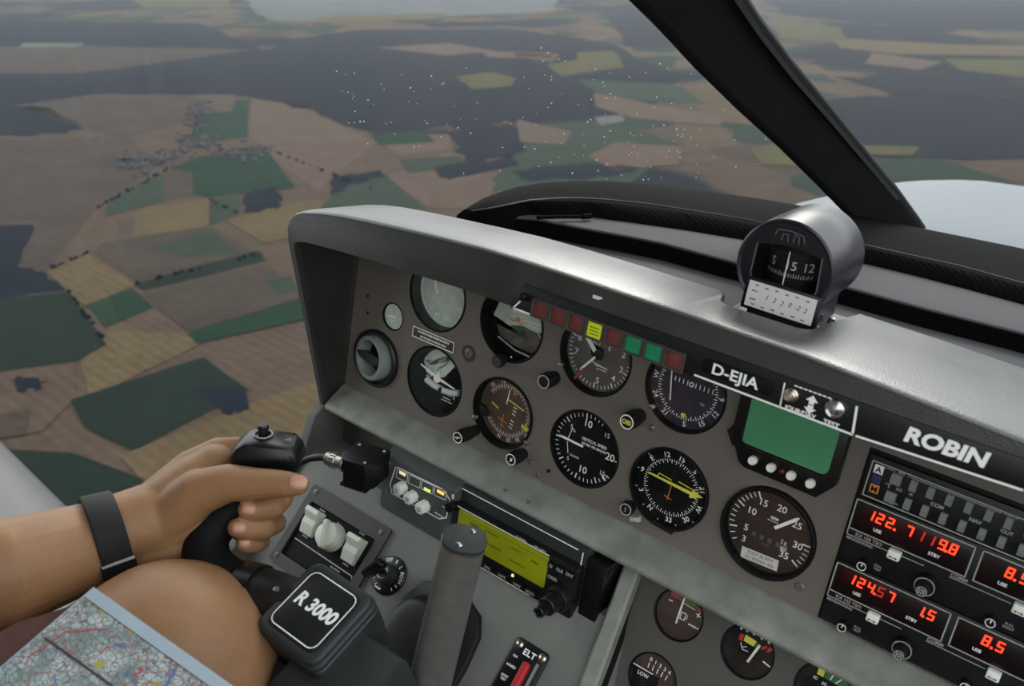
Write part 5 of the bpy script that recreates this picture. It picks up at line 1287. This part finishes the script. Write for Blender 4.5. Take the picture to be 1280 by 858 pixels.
b = B(); b.loft([[(x, y, z) for x, y in oval(.0176, .0162)] for z in (L_ - .0046, L_ - .0036)], closed=True, cap=True); b.build('cap_rim', 'nickel', g)
for x, y in ((.0060, .0085), (-.0040, -.0090)):
    b = B(); b.at(x, y, L_ + .0004); b.lathe([(.0027, 0), (.0027, .0008), (.0012, .0014), (0, .0004)], 16); b.build('screw', 'chrome', g)
h0 = on(545, 795, SLN, SLD); s3 = (h0 - SL0).dot(SLY)
g = thing('lever_housing', 'black moulded housing behind the metal lever', 'housing', on_slope(h0.x, s3))
o_ = [(-.056, -.14), (-.056, .012), (-.044, .040), (-.020, .052), (.012, .050), (.036, .040), (.047, .022), (.050, -.010), (.046, -.14)]
b = B(); b.prism(o_, -.002, .007, .003); b.build('flange', 'black plastic', g)
i_ = [(-.050, -.14), (-.050, .006), (-.036, .030), (-.014, .038), (.012, .036), (.028, .026), (.034, .008), (.036, -.14)]
b = B(); b.loft([[(x, y, 0) for x, y in i_], [(x * .94, y * .95, .020) for x, y in i_], [(x * .86 - .002, y * .86 - .004, .034) for x, y in i_], [(x * .70 - .004, y * .75 - .008, .040) for x, y in i_]], closed=True, cap=True); o = b.build('hump', 'black plastic', g, smooth=60)
bv = o.modifiers.new('u', 'SUBSURF'); bv.levels = 2; bv.render_levels = 2

# ------------------------------------------------------------------ compass
g = thing('magnetic_compass', 'round dark magnetic compass with a paper correction card on the hood', 'compass', fmat((.3463, -.0150, .2330), (1, 0, 0), (0, -.10, 1)))
Rc = .0405
b = B(); b.lathe([(Rc - .0015, 0), (Rc, -.0015), (Rc + .0006, -.03), (Rc, -.074), (Rc - .003, -.079), (.001, -.079), (.001, -.077), (Rc - .006, -.077), (Rc - .0036, -.060), (Rc - .0036, -.0010)], 72, closed=True); b.build('housing', 'compass violet', g, recalc=True)
win = [(-.0255, .0150), (-.0265, -.0100), (-.0245, -.0155), (-.0190, -.0170), (.0220, -.0175), (.0280, -.0160), (.0300, -.0105), (.0285, .0160)]
arc_ = [(.0285 - .054 * k / 10, .0155 + .0035 * math.sin(PI * k / 10)) for k in range(1, 10)]
win2 = win + arc_
holed(circ(Rc - .0030, 64), [win2[::-1]], .004, 'face', 'compass face', g).location.z = -.0012
b = B(); b.line(win, .0014, -.0006); b.build('window_rim', 'faint grey', g, recalc=False)
b = B(); b.frame((0, -.004, -.030), (1, 0, 0), (0, 0, -1), (0, 1, 0)); b.cyl(.0225, -.014, .016, 0, 48); cd = b.build('compass_card', 'dial black', g)
b = B(); rr = .0228
def oncyl(a, y): return (rr * math.sin(a), y, -.030 + rr * math.cos(a))
for k in range(-12, 13):
    a = math.radians(k * 5 - 3); h = .0036 if k % 2 == 0 else .0026
    p, q = oncyl(a - .012, 0), oncyl(a + .012, 0); b.add([(p[0], -.0080, p[2]), (q[0], -.0080, q[2]), (q[0], -.0080 + h, q[2]), (p[0], -.0080 + h, p[2])], [(0, 1, 2, 3)])
for t, ad in (('S', -34), ('15', 8), ('12', 44)):
    a = math.radians(ad); p = oncyl(a, 0); b.frame((p[0], .0022, p[2] + .0002), (math.cos(a), 0, -math.sin(a)), (0, 1, 0), (math.sin(a), 0, math.cos(a))); b.text(t, 0, 0, .0072, 0, bold=.01)
b.build('card_marks', 'dim white', cd, smooth=0, recalc=False)
b = B(); b.at(); b.tube([(.0008, .0140, -.0050), (.0004, -.0175, -.0050)], .0004, 8); b.build('lubber_line', 'white', g)
b = B(); b.flat(win2, -.0020); b.build('glass', 'gauge glass', g, recalc=False)
b = B()
for pp in ([(-.0120, .0265), (-.0105, .0310), (.0000, .0322), (.0105, .0305), (.0125, .0255)], [(-.0060, .0235), (-.0055, .0285), (-.0015, .0290), (-.0010, .0235)], [(.0035, .0235), (.0040, .0300), (.0075, .0290), (.0080, .0235)]): b.line(pp, .0011, .0006)
b.build('reflection_lines', 'faint grey', g, recalc=False)  # grey lines paint reflections on the upper compass face
# base, card holder
b = B(); b.loft([[(-.0260, -.0200, -.006), (.0300, -.0200, -.006), (.0300, -.0200, -.066), (-.0260, -.0200, -.066)], [(-.0240, -.0700, -.0060), (.0285, -.0700, -.0060), (.0285, -.0700, -.066), (-.0240, -.0700, -.066)]], closed=True, cap=True); b.build('base', 'compass violet', g)
CF = ((.0046, -.0262, .0040), (1, -.01, 0), (0, 1, -.12), (0, .12, 1))
b = B(); b.frame(*CF); b.prism(rrect(.0640, .0270, .001), -.005, -.0006, .0004); b.build('card_holder', 'black bezel', g)
b = B(); b.frame(*CF); b.prism(rrect(.0575, .0215, .0004), -.0006, .0002); cc = b.build('correction_card', 'card paper', g)
b = B(); b.frame(*CF)
for k, t in enumerate(('1', '3', '2', '0', '-2', '2')): b.text(t, -.0115 + k * .0066, .0005 - .0004 * (k % 3), .0040, .0004, shear=.3, sx=.9)
for y in (.0080, -.0080):
    for k in range(6): small_text(b, -.0215 + k * .0086, y - .0005 * (k % 2), 2, .0012, .0004, .0013)
for y in (.0030, -.0040): small_text(b, -.0225, y, 3, .0012, .0004, .0014)
b.build('writing', 'soft black', cc, recalc=False)
for x, z in ((.0345, -.014), (.0345, -.045)):
    b = B(); b.frame((x, -.0450, z), (1, 0, 0), (0, 0, -1), (0, 1, 0)); b.lathe([(.0030, -.004), (.0030, .001), (.001, .002), (0, .001)], 14); b.build('screw', 'nickel', g)
b = B(); b.frame((.002, -.0480, -.034), (1, 0, 0), (0, 0, -1), (0, 1, 0)); b.prism(rrect(.080, .062, .004), -.0012, .0012, .0004); b.build('foot_plate', 'compass violet', g)
b = B(); b.frame((.004, -.0640, -.036), (1, 0, 0), (0, 0, -1), (0, 1, 0)); b.prism(rrect(.076, .066, .004), -.006, .0012, .0004); b.build('pedestal', 'rear deck leather', g)
# ------------------------------------------------------------------ control yoke
hc = cz(393, 763, .72); TI = math.radians(62)
hy = Vector((0, math.sin(TI), math.cos(TI)))
g = thing('control_yoke', 'black control yoke with square hub badge and pistol grip held by the left hand', 'yoke', fmat(hc, (1, 0, 0), hy))
GMI = g.matrix_world.inverted()
b = B()
b.loft([[(x, y, z) for x, y in rrect(w, w, r_, 5)] for w, r_, z in ((.070, .010, -.060), (.073, .010, -.030), (.073, .010, -.0145), (.071, .010, -.0135), (.071, .010, -.0125), (.0735, .010, -.0115), (.0735, .010, -.0075), (.070, .010, -.0065), (.070, .010, -.0055), (.0715, .010, -.0045), (.0700, .010, -.0015), (.0660, .009, 0), (.0620, .008, .0002))], closed=True, cap=True)
b.build('hub', 'box grey', g, smooth=30)
b = B(); b.prism(rrect(.0575, .0575, .0085), 0, .0012, .0004); b.build('badge', 'black plastic', g)
b = B(); o1 = rrect(.0525, .0525, .0072); b.line(o1, .0011, .0015, True); b.text('R 3000', .0005, .0020, .0112, .0015, bold=.04, sx=.93, shear=.12); b.build('badge_lettering', 'white', g, recalc=False)
b = B(); b.box(.036, -.022, -.052, .080, .078, .060, .010); b.box(.010, -.060, -.060, .090, .050, .050, .012); b.build('hub_body', 'box grey', g, smooth=40)
# tube from the hub to the grip
gt = [cz(385, 772, .745), cz(350, 752, .755), cz(318, 742, .765), cz(286, 732, .775), cz(262, 708, .785), cz(258, 680, .795), cz(272, 655, .803), cz(298, 630, .806), cz(322, 600, .806), cz(334, 572, .805)]
def smoothpath(p, n=5):
    o = []
    for i in range(len(p) - 1):
        p0 = p[max(i - 1, 0)]; p1 = p[i]; p2 = p[i + 1]; p3 = p[min(i + 2, len(p) - 1)]
        for k in range(n):
            t = k / n; o.append(.5 * ((2 * p1) + (p2 - p0) * t + (2 * p0 - 5 * p1 + 4 * p2 - p3) * t * t + (3 * p1 - p0 - 3 * p2 + p3) * t ** 3))
    return o + [p[-1]]
path = smoothpath([GMI @ p for p in gt]); n = len(path)
b = B(); b.tube(path[:16], [.0235 - .001 * (k / 15) for k in range(16)], 24); b.build('arm_tube', 'black plastic', g)
b = B(); b.tube(path[13:], [(.0240 - .006 * min(1, k / 16)) for k in range(n - 13)], 24); b.build('grip', 'soft black', g)
b = B(); b.tube(path[9:13], [.0252] * 4, 24); b.build('collar', 'black bezel', g)
b = B(); q = path[12] + Vector((0, 0, 0)); b.M = Matrix.Translation(GMI @ cz(346, 738, .7345)); b.lathe([(.0026, 0), (.0026, .002), (0, .003)], 14); b.build('screw', 'nickel', g)
# grip head
xh = (RGT + Vector((0, 0, -.08))).normalized(); hp = cz(334, 570, .800)
Mh = fmat(hp, xh, (0, -.05, 1)); Lm = GMI @ Mh
b = B(); b.M = Lm
side_ = [(-.031, -.001), (-.030, .004), (-.0255, .012), (-.0170, .0185), (-.008, .0195), (.0235, .0165), (.0300, .0100), (.0315, .0010), (.0290, -.0080), (.0250, -.0110), (.0120, -.0105), (-.012, -.0065), (-.029, -.0050)]
def hsec(k, z): return [(x * k + .0, y * (k * .5 + .5), z) for x, y in side_]
b.loft([hsec(.80, -.017), hsec(.93, -.0155), hsec(1, -.011), hsec(1, .009), hsec(.95, .0140), hsec(.82, .0165)], closed=True, cap=True)
o = b.build('grip_head', 'black bezel', g, smooth=60)
b = B(); b.M = Lm @ Matrix.Translation((-.0035, .0175, -.002)) @ Matrix.Rotation(math.radians(-90), 4, 'X'); b.lathe([(.0085, -.004), (.0085, .002), (.0076, .003), (.0066, .003), (.0062, .001), (0, .001)], 28); b.build('button_collar', 'black plastic', o)
b = B(); b.M = Lm @ Matrix.Translation((-.0035, .0175, -.002)) @ Matrix.Rotation(math.radians(-90), 4, 'X'); b.ring(.0076, .0083, .0026, .0034, 32); b.build('rim_highlight', 'dim white', o)  # pale ring paints the highlight on the button collar
b = B(); b.M = Lm @ Matrix.Translation((-.0035, .0175, -.002)) @ Matrix.Rotation(math.radians(-90), 4, 'X'); b.lathe([(.0042, 0), (.0042, .0075), (.0050, .0080), (.0050, .0110), (.0040, .0122), (0, .0122)], 20); b.build('thumb_button', 'black plastic', o)
b = B(); b.M = Lm @ Matrix.Translation((.0185, .0172, -.001)) @ Matrix.Rotation(math.radians(-94), 4, 'X'); b.line([(-.0030, -.0018), (.0030, -.0018), (.0010, .0022)], .0006, .0003, True); b.build('arrow_mark', 'dim white', o, recalc=False)

# ------------------------------------------------------------------ the pilot
def capsule(b, p, q, r0, r1, n=28):
    p, q = Vector(p), Vector(q); d = q - p
    if d.length < 1e-6: d = Vector((0, 0, 1e-4))
    L = d.length; dn = d.normalized(); u = dn.cross(Vector((0, 0, 1)));
    if u.length < .05: u = dn.cross(Vector((1, 0, 0)))
    u.normalize(); w = dn.cross(u); rows = []
    for k in range(6): a = PI / 2 * k / 6; rows.append((-r0 * math.cos(a), r0 * math.sin(a)))
    rows += [(L * t, r0 + (r1 - r0) * t) for t in (0, .25, .5, .75, 1)]
    for k in range(1, 7): a = PI / 2 * k / 6; rows.append((L + r1 * math.sin(a), r1 * math.cos(a)))
    vs = []; fs = []
    for z, r in rows:
        r = max(r, 1e-5)
        for k in range(n): a = 2 * PI * k / n; vs.append(tuple(p + dn * z + (u * math.cos(a) + w * math.sin(a)) * r))
    for i in range(len(rows) - 1):
        for k in range(n): k2 = (k + 1) % n; fs.append((i * n + k, i * n + k2, (i + 1) * n + k2, (i + 1) * n + k))
    fs.append(tuple(range(n - 1, -1, -1))); fs.append(tuple((len(rows) - 1) * n + k for k in range(n)))
    b.add(vs, fs)
def chain(b, pts):
    for a, c_ in zip(pts[:-1], pts[1:]): capsule(b, a[0], c_[0], a[1], c_[1])
def remesh(b, vox, it, fac=.5):
    me = bpy.data.meshes.new('t'); me.from_pydata(b.v, [], b.f); ob = bpy.data.objects.new('t', me); COL.objects.link(ob)
    bm = bmesh.new(); bm.from_mesh(me); bmesh.ops.recalc_face_normals(bm, faces=bm.faces); bm.to_mesh(me); bm.free()
    r = ob.modifiers.new('r', 'REMESH'); r.mode = 'VOXEL'; r.voxel_size = vox; r.use_smooth_shade = True
    s_ = ob.modifiers.new('s', 'SMOOTH'); s_.iterations = it; s_.factor = fac
    dg = bpy.context.evaluated_depsgraph_get(); m2 = bpy.data.meshes.new_from_object(ob.evaluated_get(dg))
    bpy.data.objects.remove(ob); bpy.data.meshes.remove(me); return m2
P = lambda x, y, z, r: (cz(x, y, z), r)
hb = B()
ELB = cz(-230, 762, .66)
chain(hb, [(ELB, .052), P(-100, 737, .695, .050), P(0, 719, .72, .0445), P(90, 690, .762, .0388), P(150, 664, .785, .0318), P(190, 650, .795, .0300)])
# palm and back of the hand
chain(hb, [P(150, 660, .787, .0300), P(200, 640, .803, .0285), P(245, 606, .812, .0265), P(268, 585, .820, .0210)])
chain(hb, [P(165, 676, .787, .0230), P(205, 665, .797, .0225), P(238, 648, .800, .0200)])
chain(hb, [P(200, 628, .812, .0230), P(240, 588, .828, .0190), P(272, 566, .838, .0140), P(296, 560, .842, .0105)])
chain(hb, [P(215, 635, .825, .0200), P(262, 600, .845, .0150), P(285, 590, .850, .0115)])
chain(hb, [P(205, 650, .825, .0190), P(250, 628, .845, .0150), P(272, 618, .850, .0110)])
chain(hb, [P(205, 665, .815, .0180), P(245, 650, .838, .0140), P(268, 645, .842, .0100)])
chain(hb, [P(160, 690, .787, .0200), P(200, 688, .793, .0170), P(226, 684, .797, .0140), P(240, 668, .803, .0140)])
# thumb
chain(hb, [P(205, 652, .795, .0240), P(248, 616, .786, .0205), P(285, 604, .778, .0165), P(318, 605, .772, .0138), P(342, 605, .768, .0122), P(360, 606, .764, .0112), P(373, 606, .761, .0090)])
# fingers round the grip: index, middle, ring, little
chain(hb, [P(290, 566, .846, .0115), P(330, 578, .858, .0108), P(358, 590, .842, .0095), P(362, 606, .824, .0088), P(352, 626, .806, .0086)])
chain(hb, [P(282, 590, .852, .0115), P(330, 606, .860, .0108), P(352, 624, .838, .0104), P(341, 634, .797, .0108), P(321, 637, .787, .0104), P(310, 637, .783, .0090)])
chain(hb, [P(270, 618, .852, .0112), P(318, 640, .862, .0106), P(344, 654, .838, .0104), P(329, 660, .797, .0106), P(307, 661, .787, .0102), P(297, 660, .783, .0088)])
chain(hb, [P(266, 645, .844, .0100), P(304, 666, .852, .0094), P(326, 676, .832, .0090), P(318, 680, .802, .0090), P(309, 680.5, .793, .0086), P(305, 680, .790, .0074)])
hand = remesh(hb, .0016, 7)
# upper arm, trunk, head and legs lie outside the picture but belong to the same person
tb = B()
KN = cz(214, 834, .735); SH = Vector((-.075, -.94, .27))
chain(tb, [(cz(-210, 758, .664), .050), (ELB, .054), (SH, .062)])
chain(tb, [(SH, .070), (Vector((.12, -.95, .27)), .09), (Vector((.31, -.94, .27)), .070)])
chain(tb, [(Vector((.04, -.95, .20)), .115), (Vector((.04, -.93, .0)), .11), (Vector((.05, -.92, -.18)), .12)]); chain(tb, [(Vector((.20, -.95, .20)), .115), (Vector((.20, -.93, .0)), .11), (Vector((.19, -.92, -.18)), .12)])
chain(tb, [(Vector((.12, -.95, .28)), .055), (Vector((.12, -.93, .42)), .05), (Vector((.12, -.91, .47)), .085), (Vector((.12, -.92, .53)), .092)])
chain(tb, [(Vector((.12, -.82, .49)), .014), (Vector((.12, -.805, .475)), .013)])
for s_ in (-1, 1): capsule(tb, (.12 + s_ * .088, -.915, .52), (.12 + s_ * .092, -.915, .475), .014, .010)
chain(tb, [(Vector((.31, -.94, .27)), .062), (Vector((.36, -.86, .00)), .05), (Vector((.31, -.66, -.13)), .038), (Vector((.29, -.60, -.15)), .034)])
chain(tb, [(Vector((.03, -.87, -.30)), .105), (KN.lerp(Vector((.03, -.87, -.30)), .4), .088), (KN + Vector((-.002, .0, -.004)), .0890), (KN + Vector((.008, .028, -.030)), .072)])
chain(tb, [(KN + Vector((.005, .01, -.02)), .076), (KN + Vector((.01, -.04, -.24)), .060), (KN + Vector((.01, -.06, -.52)), .040), (KN + Vector((.01, .08, -.575)), .034)])
chain(tb, [(Vector((.21, -.88, -.26)), .105), (Vector((.30, -.54, -.24)), .085), (Vector((.31, -.44, -.26)), .075)]); chain(tb, [(Vector((.31, -.44, -.26)), .066), (Vector((.31, -.40, -.55)), .050), (Vector((.31, -.36, -.72)), .038), (Vector((.31, -.22, -.74)), .036)])
trunk = remesh(tb, .006, 5)
bm = bmesh.new(); bm.from_mesh(hand); bm.from_mesh(trunk)
# fingernails: colour and a slight flat on the tips that face us
nails = []
vx = (-FWD)
bm.faces.ensure_lookup_table()
for f in bm.faces:
    c_ = f.calc_center_median(); f.smooth = True; f.material_index = 0
    for nc, nr in nails:
        if (c_ - nc).length < nr * 1.6:
            d = c_ - nc; a = d.dot(RGT) / (nr * 1.25); e_ = d.dot(DWN) / (nr * .85)
            if a * a + e_ * e_ < 1 and f.normal.dot(vx) > .1: f.material_index = 1
    if c_.y < -.60 and c_.z > -.10 and c_.z < .33 and c_.y < -.70: f.material_index = 2
    elif c_.y < -.58 and c_.z <= -.02 and c_.x > -.12 and (c_.y < -.66): f.material_index = 3
    if c_.z > .52 and c_.y < -.85: f.material_index = 4
me = bpy.data.meshes.new('person'); bm.to_mesh(me); bm.free()
for m_ in ('skin', 'nail', 'shirt', 'shorts', 'hair brown'): me.materials.append(MATS[m_])
per = bpy.data.objects.new('person', me); COL.objects.link(per)
tag(per, 'person in the left seat, bare forearm and knee, left hand gripping the control yoke', 'person')
# fingernails laid on the fingertips that face us
hbv = bvh.BVHTree.FromPolygons([v.co.copy() for v in hand.vertices], [tuple(p.vertices) for p in hand.polygons])
for nx, ny, lw, lh, ang in ((373, 603, .0074, .0058, 8), (311, 636, .0058, .0050, 10), (299, 660, .0056, .0048, 4), (306, 680, .0046, .0038, 0)):
    h = hbv.ray_cast(CAM, ray(nx, ny))
    if h[0] is None: continue
    nn = (h[1] * .7 - FWD * .3).normalized(); xa2 = (RGT * math.cos(math.radians(ang)) + DWN * math.sin(math.radians(ang))); xa2 = (xa2 - nn * xa2.dot(nn)).normalized()
    b = B(); b.frame(h[0] + nn * .0003, xa2, nn.cross(xa2), nn)
    rows = []
    for k in range(5):
        t = .85 * k / 4; q = math.cos(t * PI / 2); rows.append([(lw * q * c_[0], lh * q * c_[1], .0010 * math.sin(t * PI / 2) - .0012 * (q * c_[1]) ** 2 - .0008 * (q * c_[0]) ** 2) for c_ in rrect(2, 2, .75, 5)])
    b.loft(rows, closed=True, cap=True); b.build('fingernail', 'nail', per, smooth=80)
# wristband
wc = cz(134, 671, .778); wd = (cz(190, 650, .795) - cz(90, 684, .762)).normalized()
fw = fmat(wc, wd.cross(DWN.cross(wd)).normalized(), DWN); 
za = wd; xa = (RGT.cross(wd)).cross(wd); ya_ = (DWN - wd * DWN.dot(wd)).normalized(); xa_ = ya_.cross(za)
M_ = Matrix.Identity(4)
for j in range(3): M_[j][0] = xa_[j]; M_[j][1] = ya_[j]; M_[j][2] = za[j]
M_.translation = wc
rw = .0382
b = B(); b.M = M_; b.lathe([(rw + .0008, -.0125), (rw + .0016, -.0115), (rw - .0006, .0115), (rw - .0014, .0125), (rw - .0036, .012), (rw - .003, -.012)], 56, closed=True); wb = b.build('wristband', 'strap', per)
b = B(); b.M = M_ @ Matrix.Rotation(math.radians(-58), 4, 'Z') @ Matrix.Translation((0, rw, 0)); b.box(0, .0012, 0, .012, .004, .0275, .001); b.build('buckle', 'strap', wb)
b = B(); b.M = M_ @ Matrix.Rotation(math.radians(-67), 4, 'Z') @ Matrix.Translation((0, rw + .001, 0)); b.box(0, .001, 0, .0012, .0025, .026, .0003); b.build('clasp_edge', 'dim white', wb)

# ------------------------------------------------------------------ kneeboard and chart
A = cz(117, 734, .625); Bp = cz(300, 864, .600); Cc = cz(-40, 812, .572)
xm = (Bp - A).normalized(); ym = (Cc - A); ym = (ym - xm * ym.dot(xm)).normalized(); zm = xm.cross(ym)
if zm.z < 0: pass
wdt = (Bp - A).length + .06; hgt = .22
M_ = Matrix.Identity(4)
for j in range(3): M_[j][0] = xm[j]; M_[j][1] = ym[j]; M_[j][2] = zm[j]
M_.translation = A
up_s = 1 if zm.dot(CAM - A) > 0 else -1
g = thing('chart', 'folded aeronautical chart with pale border lying on the pilot\'s knee', 'chart', M_)
MC = bpy.data.materials.new('chart print'); MC.use_nodes = True
n = MC.node_tree.nodes; l = MC.node_tree.links; pb = n['Principled BSDF']; pb.inputs['Roughness'].default_value = .6
t = n.new('ShaderNodeTexCoord')
def node(tp, **k):
    q = n.new(tp)
    for a, v_ in k.items(): q.inputs[a].default_value = v_
    return q
base_c = hx('7f8a84'); last = None
z0 = node('ShaderNodeTexNoise', Scale=45.0, Detail=4.0); l.new(t.outputs['Object'], z0.inputs['Vector'])
r0 = n.new('ShaderNodeValToRGB'); r0.color_ramp.elements[0].position = .40; r0.color_ramp.elements[0].color = hx('6d7f7a'); r0.color_ramp.elements[1].position = .58; r0.color_ramp.elements[1].color = hx('a0a8a8'); l.new(z0.outputs[0], r0.inputs[0]); last = r0.outputs[0]
def layer(scale, lo, hi, col, seed, tp='edge'):
    global last
    mp = n.new('ShaderNodeMapping'); mp.inputs['Location'].default_value = (seed, seed * 1.7, 0); l.new(t.outputs['Object'], mp.inputs['Vector'])
    if tp == 'edge':
        nz_ = node('ShaderNodeTexNoise', Scale=scale * 1.5, Detail=2.0); l.new(mp.outputs[0], nz_.inputs['Vector'])
        mx_ = n.new('ShaderNodeVectorMath'); mx_.operation = 'MULTIPLY_ADD'; mx_.inputs[1].default_value = (.012 * 40 / scale,) * 3; l.new(nz_.outputs['Color'], mx_.inputs[0]); l.new(mp.outputs[0], mx_.inputs[2])
        v_ = node('ShaderNodeTexVoronoi', Scale=scale); v_.feature = 'DISTANCE_TO_EDGE'; l.new(mx_.outputs[0], v_.inputs['Vector']); src = v_.outputs['Distance']
    elif tp == 'dot':
        v_ = node('ShaderNodeTexVoronoi', Scale=scale); l.new(mp.outputs[0], v_.inputs['Vector']); src = v_.outputs['Distance']
    else:
        v_ = node('ShaderNodeTexNoise', Scale=scale, Detail=3.0); l.new(mp.outputs[0], v_.inputs['Vector']); src = v_.outputs[0]
    mr_ = n.new('ShaderNodeMapRange'); mr_.inputs[1].default_value = lo; mr_.inputs[2].default_value = hi; mr_.inputs[3].default_value = 1; mr_.inputs[4].default_value = 0; l.new(src, mr_.inputs[0])
    mx2 = n.new('ShaderNodeMixRGB'); mx2.inputs[2].default_value = hx(col); l.new(mr_.outputs[0], mx2.inputs[0]); l.new(last, mx2.inputs[1]); last = mx2.outputs[0]
layer(230, .03, .06, '4c524e', 1.0); layer(120, .010, .03, '6e5a54', 4.0); layer(70, .006, .016, '4a5e78', 7.0); layer(42, .12, .15, '8f8c3a', 2.0, 'dot'); layer(40, .004, .013, '84525a', 11.0); layer(520, .10, .2, '3f444e', 3.0, 'dot'); layer(85, .07, .10, '3c4c72', 5.0, 'dot')
l.new(last, pb.inputs['Base Color']); MATS['chart print'] = MC
mat('chart border', '8d9ca6', .6, var=.05)
mat('chart blue', '3d5f8c', .6); mat('chart black', '26282c', .6); mat('chart red', '9a3a44', .6)
def slab(b, x0, x1, y0, y1, h0, h1): b.prism([(x0, y0), (x1, y0), (x1, y1), (x0, y1)], up_s * h0, up_s * h1)
b = B(); slab(b, 0, wdt, 0, hgt, -.0032, 0); b.build('folded_sheets', 'chart border', g)
b = B(); slab(b, .001, wdt, .009, hgt, .0001, .0004); b.build('printed_area', 'chart print', g)
b = B(); z = up_s * .0007; b.line([(0.002, .0095), (wdt, .0095)], .0005, z); b.line([(.006, .045), (wdt - .02, .043)], .0016, z); b.build('track_line', 'chart black', g, recalc=False)
b = B(); b.line([(.085, .014), (.094, .045), (.142, .040), (.15, .02)], .0022, z); b.line([(.05, .07), (.14, .075)], .0010, z); b.line([(.03, .060), (.10, .1)], .0008, z); b.build('zone_line', 'chart blue', g, recalc=False)
def mtext(b, tx, x, y, h):
    # lettering reads along the map's long edge as seen by the pilot
    vs, fs = glyphs(tx, .02, 'CENTER', 0); k = h / .69
    b.add([(x + vx * k, y - (vy - .345) * k if up_s < 0 else y + (vy - .345) * k, z) for vx, vy in vs], fs)
for q_ in (('2', .068, .028, .0066), ('1', .040, .029, .0058)):
    b = B(); mtext(b, *q_); b.build('red_number', 'chart red', g, recalc=False)
b = B(); b.line([(.03, .018), (.012, .034), (.008, .06)], .0010, z); b.build('red_road', 'chart red', g, recalc=False)
kb_ = thing('kneeboard', 'brown leather kneeboard under the chart with a thin metal edge', 'kneeboard', M_)
b = B(); b.prism([(.004, .010), (wdt - .01, .012), (wdt - .01, hgt), (.020, hgt + .03), (-.030, .10), (-.018, .045)], up_s * -.0095, up_s * -.0035, .001); b.build('cover', 'brown leather', kb_)
b = B(); b.tube([(-.0195, .050, up_s * -.006), (-.0310, .10, up_s * -.006), (-.018, .145, up_s * -.006)], .0013, 8); b.build('metal_edge', 'gold edge', kb_)
